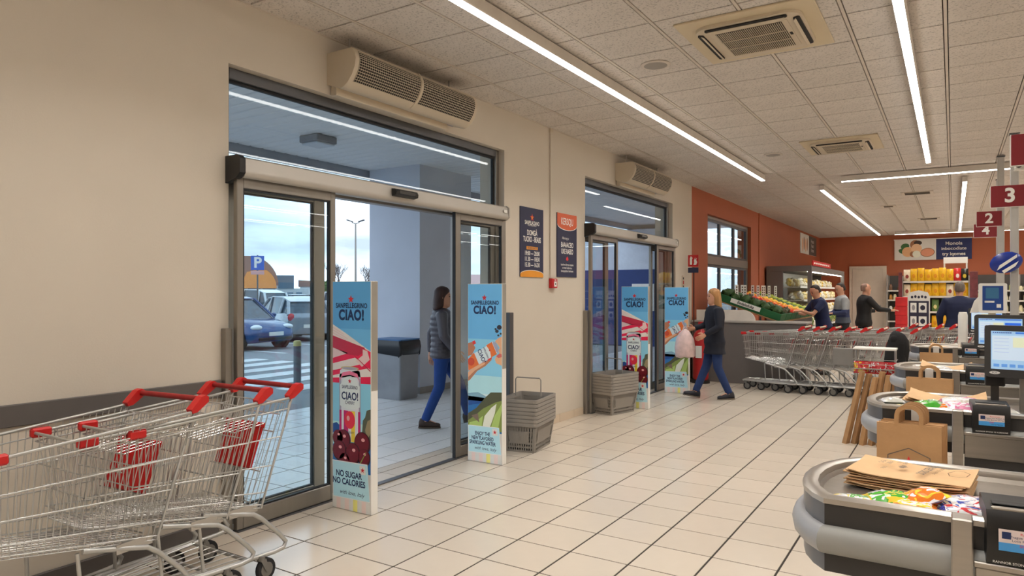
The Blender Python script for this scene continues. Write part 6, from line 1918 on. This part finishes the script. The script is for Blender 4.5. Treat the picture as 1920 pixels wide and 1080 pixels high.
SKIN = mat('skin', (206, 152, 124), rough=.55, var=.04, scale=10)
def person(label, x, y, rz, H=1.7, J=None, top='jacket', top_rgb=(60, 60, 60), bands=None, coat_to=.82, sleeve='long', legs_rgb=(40, 70, 120), shoe_rgb=(40, 30, 28), hair='short', hair_rgb=(60, 40, 30),
           lean=0.0, head_pitch=0.0, head_yaw=0.0, voxel=.014, name='person', bulk=1.0, quilt=False, top_name='jacket'):
    """local frame: faces +x, left is +y"""
    o = thing(name, label, 'person', (x, y, 0), rz)
    k = H / 1.7
    o.scale = (k, k, k)
    D = dict(hipL=(0, .085, .90), hipR=(0, -.085, .90), kneeL=(.02, .09, .50), kneeR=(.02, -.09, .50), ankL=(0, .09, .085), ankR=(0, -.09, .085), toeL=(1, 0, 0), toeR=(1, 0, 0),
             shL=(0, .175, 1.375), shR=(0, -.175, 1.375), elL=(-.03, .235, 1.11), elR=(-.03, -.235, 1.11), wrL=(.05, .23, .87), wrR=(.05, -.23, .87), hdL=(.1, 0, -1), hdR=(.1, 0, -1), pnL=(0, -1, 0), pnR=(0, 1, 0))
    D.update(J or {})
    for q in list(D): D[q] = Vector(D[q])
    pel = Vector((0, 0, .92))
    def up(p): # lean the trunk about the pelvis
        p = Vector(p) - pel
        return pel + Vector((p.x * cos(lean) + p.z * sin(lean), p.y, -p.x * sin(lean) + p.z * cos(lean)))
    uf = Vector((cos(lean), 0, -sin(lean))); lat = Vector((0, 1, 0))
    sh = {s: up(D['sh' + s]) for s in 'LR'}
    hc = up((.015, 0, 1.575))
    Rh = Matrix.Rotation(head_yaw, 3, 'Z') @ Matrix.Rotation(head_pitch + lean * .6, 3, 'Y')
    hf, hl, hu = Rh @ Vector((1, 0, 0)), Rh @ Vector((0, 1, 0)), Rh @ Vector((0, 0, 1))
    hp = lambda a, b, c: hc + hf * a + hl * b + hu * c
    TR = [(.80, .150, .10), (.88, .165, .115), (.96, .160, .108), (1.06, .140, .10), (1.16, .148, .108), (1.26, .165, .115), (1.34, .172, .108), (1.40, .135, .085), (1.44, .07, .06)]
    def trunk(mb, off, z0=.0, z1=9, n=18):
        mb.loft([ring(up((0, 0, z)), lat, uf, a * bulk + off, b * bulk + off, n) for z, a, b in TR if z0 <= z <= z1])
    b = MB()
    trunk(b, 0)
    b.tube([up((0, 0, 1.38)), hc + Vector((-.01, 0, -.06))], [.058, .052], 12)
    # head: skull, jaw, nose, ears, brow
    HR = [(-.125, .012, .02, .055), (-.11, .040, .045, .045), (-.08, .056, .062, .03), (-.04, .066, .076, .016), (.0, .073, .088, .005), (.04, .075, .096, -.002), (.08, .068, .09, -.008), (.105, .05, .068, -.01), (.12, .022, .03, -.012)]
    b.loft([ring(hp(cx, 0, z), hl, hf, a, bb, 16) for z, a, bb, cx in HR])
    b.loft([ring(hp(.083, 0, .018), hl, hu, .009, .012, 8), ring(hp(.108, 0, -.022), hl, hu, .016, .014, 8)])
    for s in (-1, 1): b.loft([ring(hp(-.005, s * .07, .0), hf, hu, .02, .032, 8), ring(hp(-.015, s * .086, .004), hf, hu, .016, .028, 8)])
    for s in 'LR':
        b.tube([sh[s], D['el' + s], D['wr' + s]], [.05, .04, .027], 12)
        b.tube([D['hip' + s], D['knee' + s], D['ank' + s]], [.082, .055, .038], 12)
        b.tube([D['ank' + s], D['ank' + s] + D['toe' + s].normalized() * .15 + Vector((0, 0, -.05))], [.04, .03], 10)
    bake(b, 'body', SKIN, o, voxel)
    # clothes
    tm = mat('cloth_%s_%d_%d_%d' % ((top,) + tuple(top_rgb)), top_rgb, rough=.8 if not quilt else .45, var=.1, scale=9, bump=.2, bscale=24)
    t = MB()
    off = .022
    if quilt:
        rr = []
        zz = coat_to
        while zz < 1.43:
            for dz, oo in ((0, .018), (.022, .034), (.044, .034), (.064, .018)):
                z = zz + dz
                for (za, aa, ba), (zb2, ab, bb2) in zip(TR, TR[1:]):
                    if za <= z <= zb2:
                        f = (z - za) / (zb2 - za); rr.append(ring(up((0, 0, z)), lat, uf, aa + (ab - aa) * f + oo, ba + (bb2 - ba) * f + oo, 18)); break
            zz += .066
        t.loft(rr)
    else:
        t.loft([ring(up((0, 0, max(z, coat_to))), lat, uf, a * bulk + off + (.012 if z < .9 else 0), bb * bulk + off + (.012 if z < .9 else 0), 18) for z, a, bb in ([(coat_to, .168, .125)] if coat_to < .80 else []) + [q for q in TR if q[0] >= coat_to]])
    for s in 'LR':
        el, wr = D['el' + s], D['wr' + s]
        inner = up((0, .10 if s == 'L' else -.10, 1.36))
        if sleeve == 'long': t.tube([inner, sh[s], el, wr - (wr - el).normalized() * .01], [.075, .072 * bulk, .06, .043], 12)
        else: t.tube([inner, sh[s], sh[s] + (el - sh[s]) * .72], [.07, .068, .064], 12)
    t.tube([up((-.01, 0, 1.39)), up((0, 0, 1.455))], [.085, .068], 14)
    jk = bake(t, top_name, tm, o, voxel)
    if bands:
        for z0, z1, rgb in bands:
            m2 = mat('cloth_band_%d_%d_%d' % rgb, rgb, rough=.8, var=.08, scale=9)
            jk.data.materials.append(m2); idx = len(jk.data.materials) - 1
            for pg in jk.data.polygons:
                c = pg.center
                if z0 <= c.z <= z1: pg.material_index = idx
    lg = MB()
    lg.loft([ring((0, 0, z), lat, (1, 0, 0), a, bb, 16) for z, a, bb in ((.80, .155, .105), (.88, .175, .125), (.98, .17, .118))])
    for s in 'LR':
        lg.tube([D['hip' + s], D['knee' + s], D['ank' + s] + Vector((0, 0, .01))], [.094, .068, .054], 14)
    bake(lg, 'trousers', mat('cloth_trousers_%d_%d_%d' % tuple(legs_rgb), legs_rgb, rough=.85, var=.12, scale=8, bump=.15, bscale=40), o, voxel)
    sm = mat('shoe_%d_%d_%d' % tuple(shoe_rgb), shoe_rgb, rough=.6, var=.08)
    for s in 'LR':
        a = D['ank' + s]; tn = D['toe' + s].normalized(); l2 = Vector((0, 0, 1)).cross(Vector((tn.x, tn.y, 0)).normalized()); u2 = tn.cross(l2)
        P_ = lambda f, u_: a + tn * f + u2 * u_
        st_ = MB()
        st_.loft([ring(P_(f, -.035 + hh / 2 - .02), l2, u2, w_, hh / 2 + .02, 12) for f, w_, hh in ((-.075, .022, .03), (-.06, .034, .07), (0, .038, .085), (.06, .042, .05), (.12, .042, .025), (.165, .034, .015), (.185, .015, .006))])
        st_.build('shoe', sm, o, smooth=60)
        st_ = MB(); st_.loft([ring(P_(f, -.072), l2, u2, w_, .010, 12) for f, w_ in ((-.078, .024), (-.06, .037), (0, .04), (.1, .045), (.165, .037), (.19, .016))])
        st_.build('sole', mat('shoe_sole', (90, 78, 66), rough=.7), o, smooth=40)
        hand(o, D['wr' + s], D['hd' + s], D['pn' + s], SKIN, .5, 1 if s == 'R' else -1)
    # hair
    hm = mat('hair_%d_%d_%d' % tuple(hair_rgb), hair_rgb, rough=.6, var=.25, scale=40, stretch=(1, 1, .15))
    h = MB()
    g = .012
    if hair == 'short':
        h.loft([ring(hp(cx, 0, z), hl, hf, a, bb, 16) for z, a, bb, cx in ((-.045, .062, .055, -.045), (-.01, .074, .068, -.034), (.03, .0785, .078, -.027), (.07, .0765, .080, -.024), (.10, .062, .074, -.017), (.125, .040, .052, -.01), (.135, .012, .016, -.012))])
    elif hair == 'bald':
        h.loft([ring(hp(cx, 0, z), hl, hf, a, bb, 16) for z, a, bb, cx in ((-.045, .058, .045, -.05), (-.01, .071, .06, -.04), (.03, .077, .072, -.032), (.07, .074, .078, -.026), (.10, .056, .062, -.02), (.12, .026, .034, -.015))])
    else:
        h.loft([ring(hp(cx, 0, z), hl, hf, a, bb, 18) for z, a, bb, cx in ((-.30 if hair == 'long' else -.17, .07, .03, -.075), (-.22 if hair == 'long' else -.14, .098, .055, -.068), (-.12, .10, .068, -.055), (-.05, .094, .075, -.045), (.0, .09, .085, -.03), (.05, .088, .096, -.014), (.09, .078, .094, -.008), (.122, .05, .065, -.008), (.14, .015, .02, -.01))])
    bake(h, 'hair', hm, o, voxel * .9, 2)
    # face details
    em = mat('eye_dark', (34, 26, 24), rough=.2)
    for s in (-1, 1):
        MB().sphere(tuple(hp(.078, s * .031, .012)), .0105, 8, 6).build('eye', em, o, smooth=60)
        MB().tube([hp(.082, s * .018, .034), hp(.078, s * .046, .032)], .005, 5).build('eyebrow', hm, o)
    MB().sphere(tuple(hp(.084, 0, -.056)), (.012, .022, .007), 8, 5).build('mouth', mat('lips_rose', (160, 84, 76), rough=.5), o, smooth=60)
    return o
RZ = YAW     # image right in plan
NAVY = (26, 34, 66)
# woman passing outside the near doors
person('woman in a quilted grey jacket and blue jeans walking past outside the near doors', -5.13, 6.47, RZ + .12, 1.66,
       J=dict(hipL=(.0, .08, .90), hipR=(.0, -.08, .90), kneeR=(-.03, -.085, .49), ankR=(-.20, -.085, .085), kneeL=(.22, .085, .52), ankL=(.33, .085, .12), toeL=(1, 0, .25), toeR=(1, -.05, -.02),
              elR=(.02, -.245, 1.12), wrR=(.17, -.225, .92), hdR=(.6, .1, -.8), elL=(-.12, .24, 1.13), wrL=(-.13, .25, .88)),
       top='puffer', top_rgb=(74, 70, 78), coat_to=.84, quilt=True, legs_rgb=(24, 62, 130), shoe_rgb=(58, 42, 34), hair='mid', hair_rgb=(60, 34, 26), voxel=.012)
# blonde woman walking to the doors
pw2 = person('blonde woman in a dark navy coat and jeans walking towards the far doors', -3.02, 10.38, RZ + pi + .05, 1.65,
       J=dict(kneeR=(.10, -.085, .50), ankR=(.27, -.085, .10), kneeL=(-.02, .085, .49), ankL=(-.20, .085, .085), toeR=(1, 0, .18), toeL=(1, 0, -.05),
              elL=(.02, .25, 1.12), wrL=(.22, .20, 1.0), hdL=(.75, -.15, -.45), elR=(.05, -.24, 1.13), wrR=(.26, -.20, 1.08), hdR=(.9, .1, -.1)),
       top='coat', top_rgb=(20, 24, 38), coat_to=.70, legs_rgb=(30, 52, 98), shoe_rgb=(34, 34, 44), hair='long', hair_rgb=(168, 122, 74), voxel=.013, bulk=1.08)
sb = thing('shopping_bag', 'crumpled pinkish white shopping bag carried by the blonde woman', 'bag', (-3.40, 10.16, .62), RZ)
random.seed(4)
rg = []
for z, a, b in ((0, .13, .08), (.03, .15, .10), (.15, .155, .105), (.28, .13, .09), (.37, .085, .05), (.42, .04, .02)):
    rg.append([(a * cos(2 * pi * i / 14) * (1 + random.uniform(-.06, .06)), b * sin(2 * pi * i / 14) * (1 + random.uniform(-.06, .06)), z + random.uniform(-.01, .01)) for i in range(14)])
MB().loft(rg).build('bag_body', mat('pink_white_film', (214, 188, 186), rough=.4, var=.15, scale=14), sb, smooth=70)
for s in (-1, 1):
    MB().tube([(-.03, s * .02, .41), (-.02, s * .02, .46), (.02, s * .02, .46), (.03, s * .02, .41)], .006, 5).build('bag_handle', MATS['pink_white_film'], sb)
# men at the produce
person('man in a navy polo shirt bending over the produce crates', -2.12, 14.60, RZ + pi, 1.76, lean=.22, head_pitch=.35,
       J=dict(elL=(.30, .22, 1.14), wrL=(.50, .14, 1.20), hdL=(.9, -.2, .0), elR=(.28, -.22, 1.12), wrR=(.50, -.12, 1.17), hdR=(.9, .2, -.1), pnL=(0, 0, -1), pnR=(0, 0, -1)),
       top='polo', top_rgb=(24, 34, 74), coat_to=.82, sleeve='short', legs_rgb=(30, 32, 40), hair='short', hair_rgb=(40, 28, 22), voxel=.016, top_name='polo_shirt')
person('man in a grey and blue banded sweater looking down beside the cold case', -2.02, 16.55, RZ + pi - .1, 1.80, lean=.05, head_pitch=.3,
       J=dict(elL=(.06, .25, 1.10), wrL=(.27, .16, 1.08), hdL=(.9, -.3, 0), elR=(.06, -.25, 1.10), wrR=(.27, -.16, 1.04), hdR=(.9, .3, 0), pnL=(0, 0, -1), pnR=(0, 0, -1)),
       top='sweater', top_rgb=(158, 160, 162), bands=[(1.0, 1.16, (44, 54, 92)), (.0, 1.0, (86, 94, 108))], coat_to=.82, legs_rgb=(38, 38, 44), hair='short', hair_rgb=(46, 34, 28), voxel=.016, top_name='sweater')
person('bald man in a black jacket reaching to the right before the white door', -1.66, 17.0, RZ - .1, 1.80, lean=.04,
       J=dict(elR=(.20, -.26, 1.16), wrR=(.44, -.22, 1.14), hdR=(1, 0, .1), elL=(.10, .26, 1.12), wrL=(.33, .22, 1.12), hdL=(1, 0, 0), pnL=(0, 0, -1), pnR=(0, 0, -1)),
       top='black_jacket', top_rgb=(26, 24, 24), coat_to=.80, legs_rgb=(28, 28, 32), hair='bald', hair_rgb=(136, 104, 88), voxel=.016, bulk=1.08)
person('grey haired man in a navy sweater seen from behind, facing the yellow bags', .10, 14.75, pi / 2 + .1, 1.79,
       J=dict(elL=(.02, .29, 1.12), wrL=(.14, .27, .92), elR=(.02, -.29, 1.12), wrR=(.14, -.27, .92)),
       top='navy_sweater', top_rgb=NAVY, coat_to=.80, legs_rgb=(30, 30, 36), hair='short', hair_rgb=(112, 102, 94), voxel=.016, bulk=1.22, top_name='sweater')
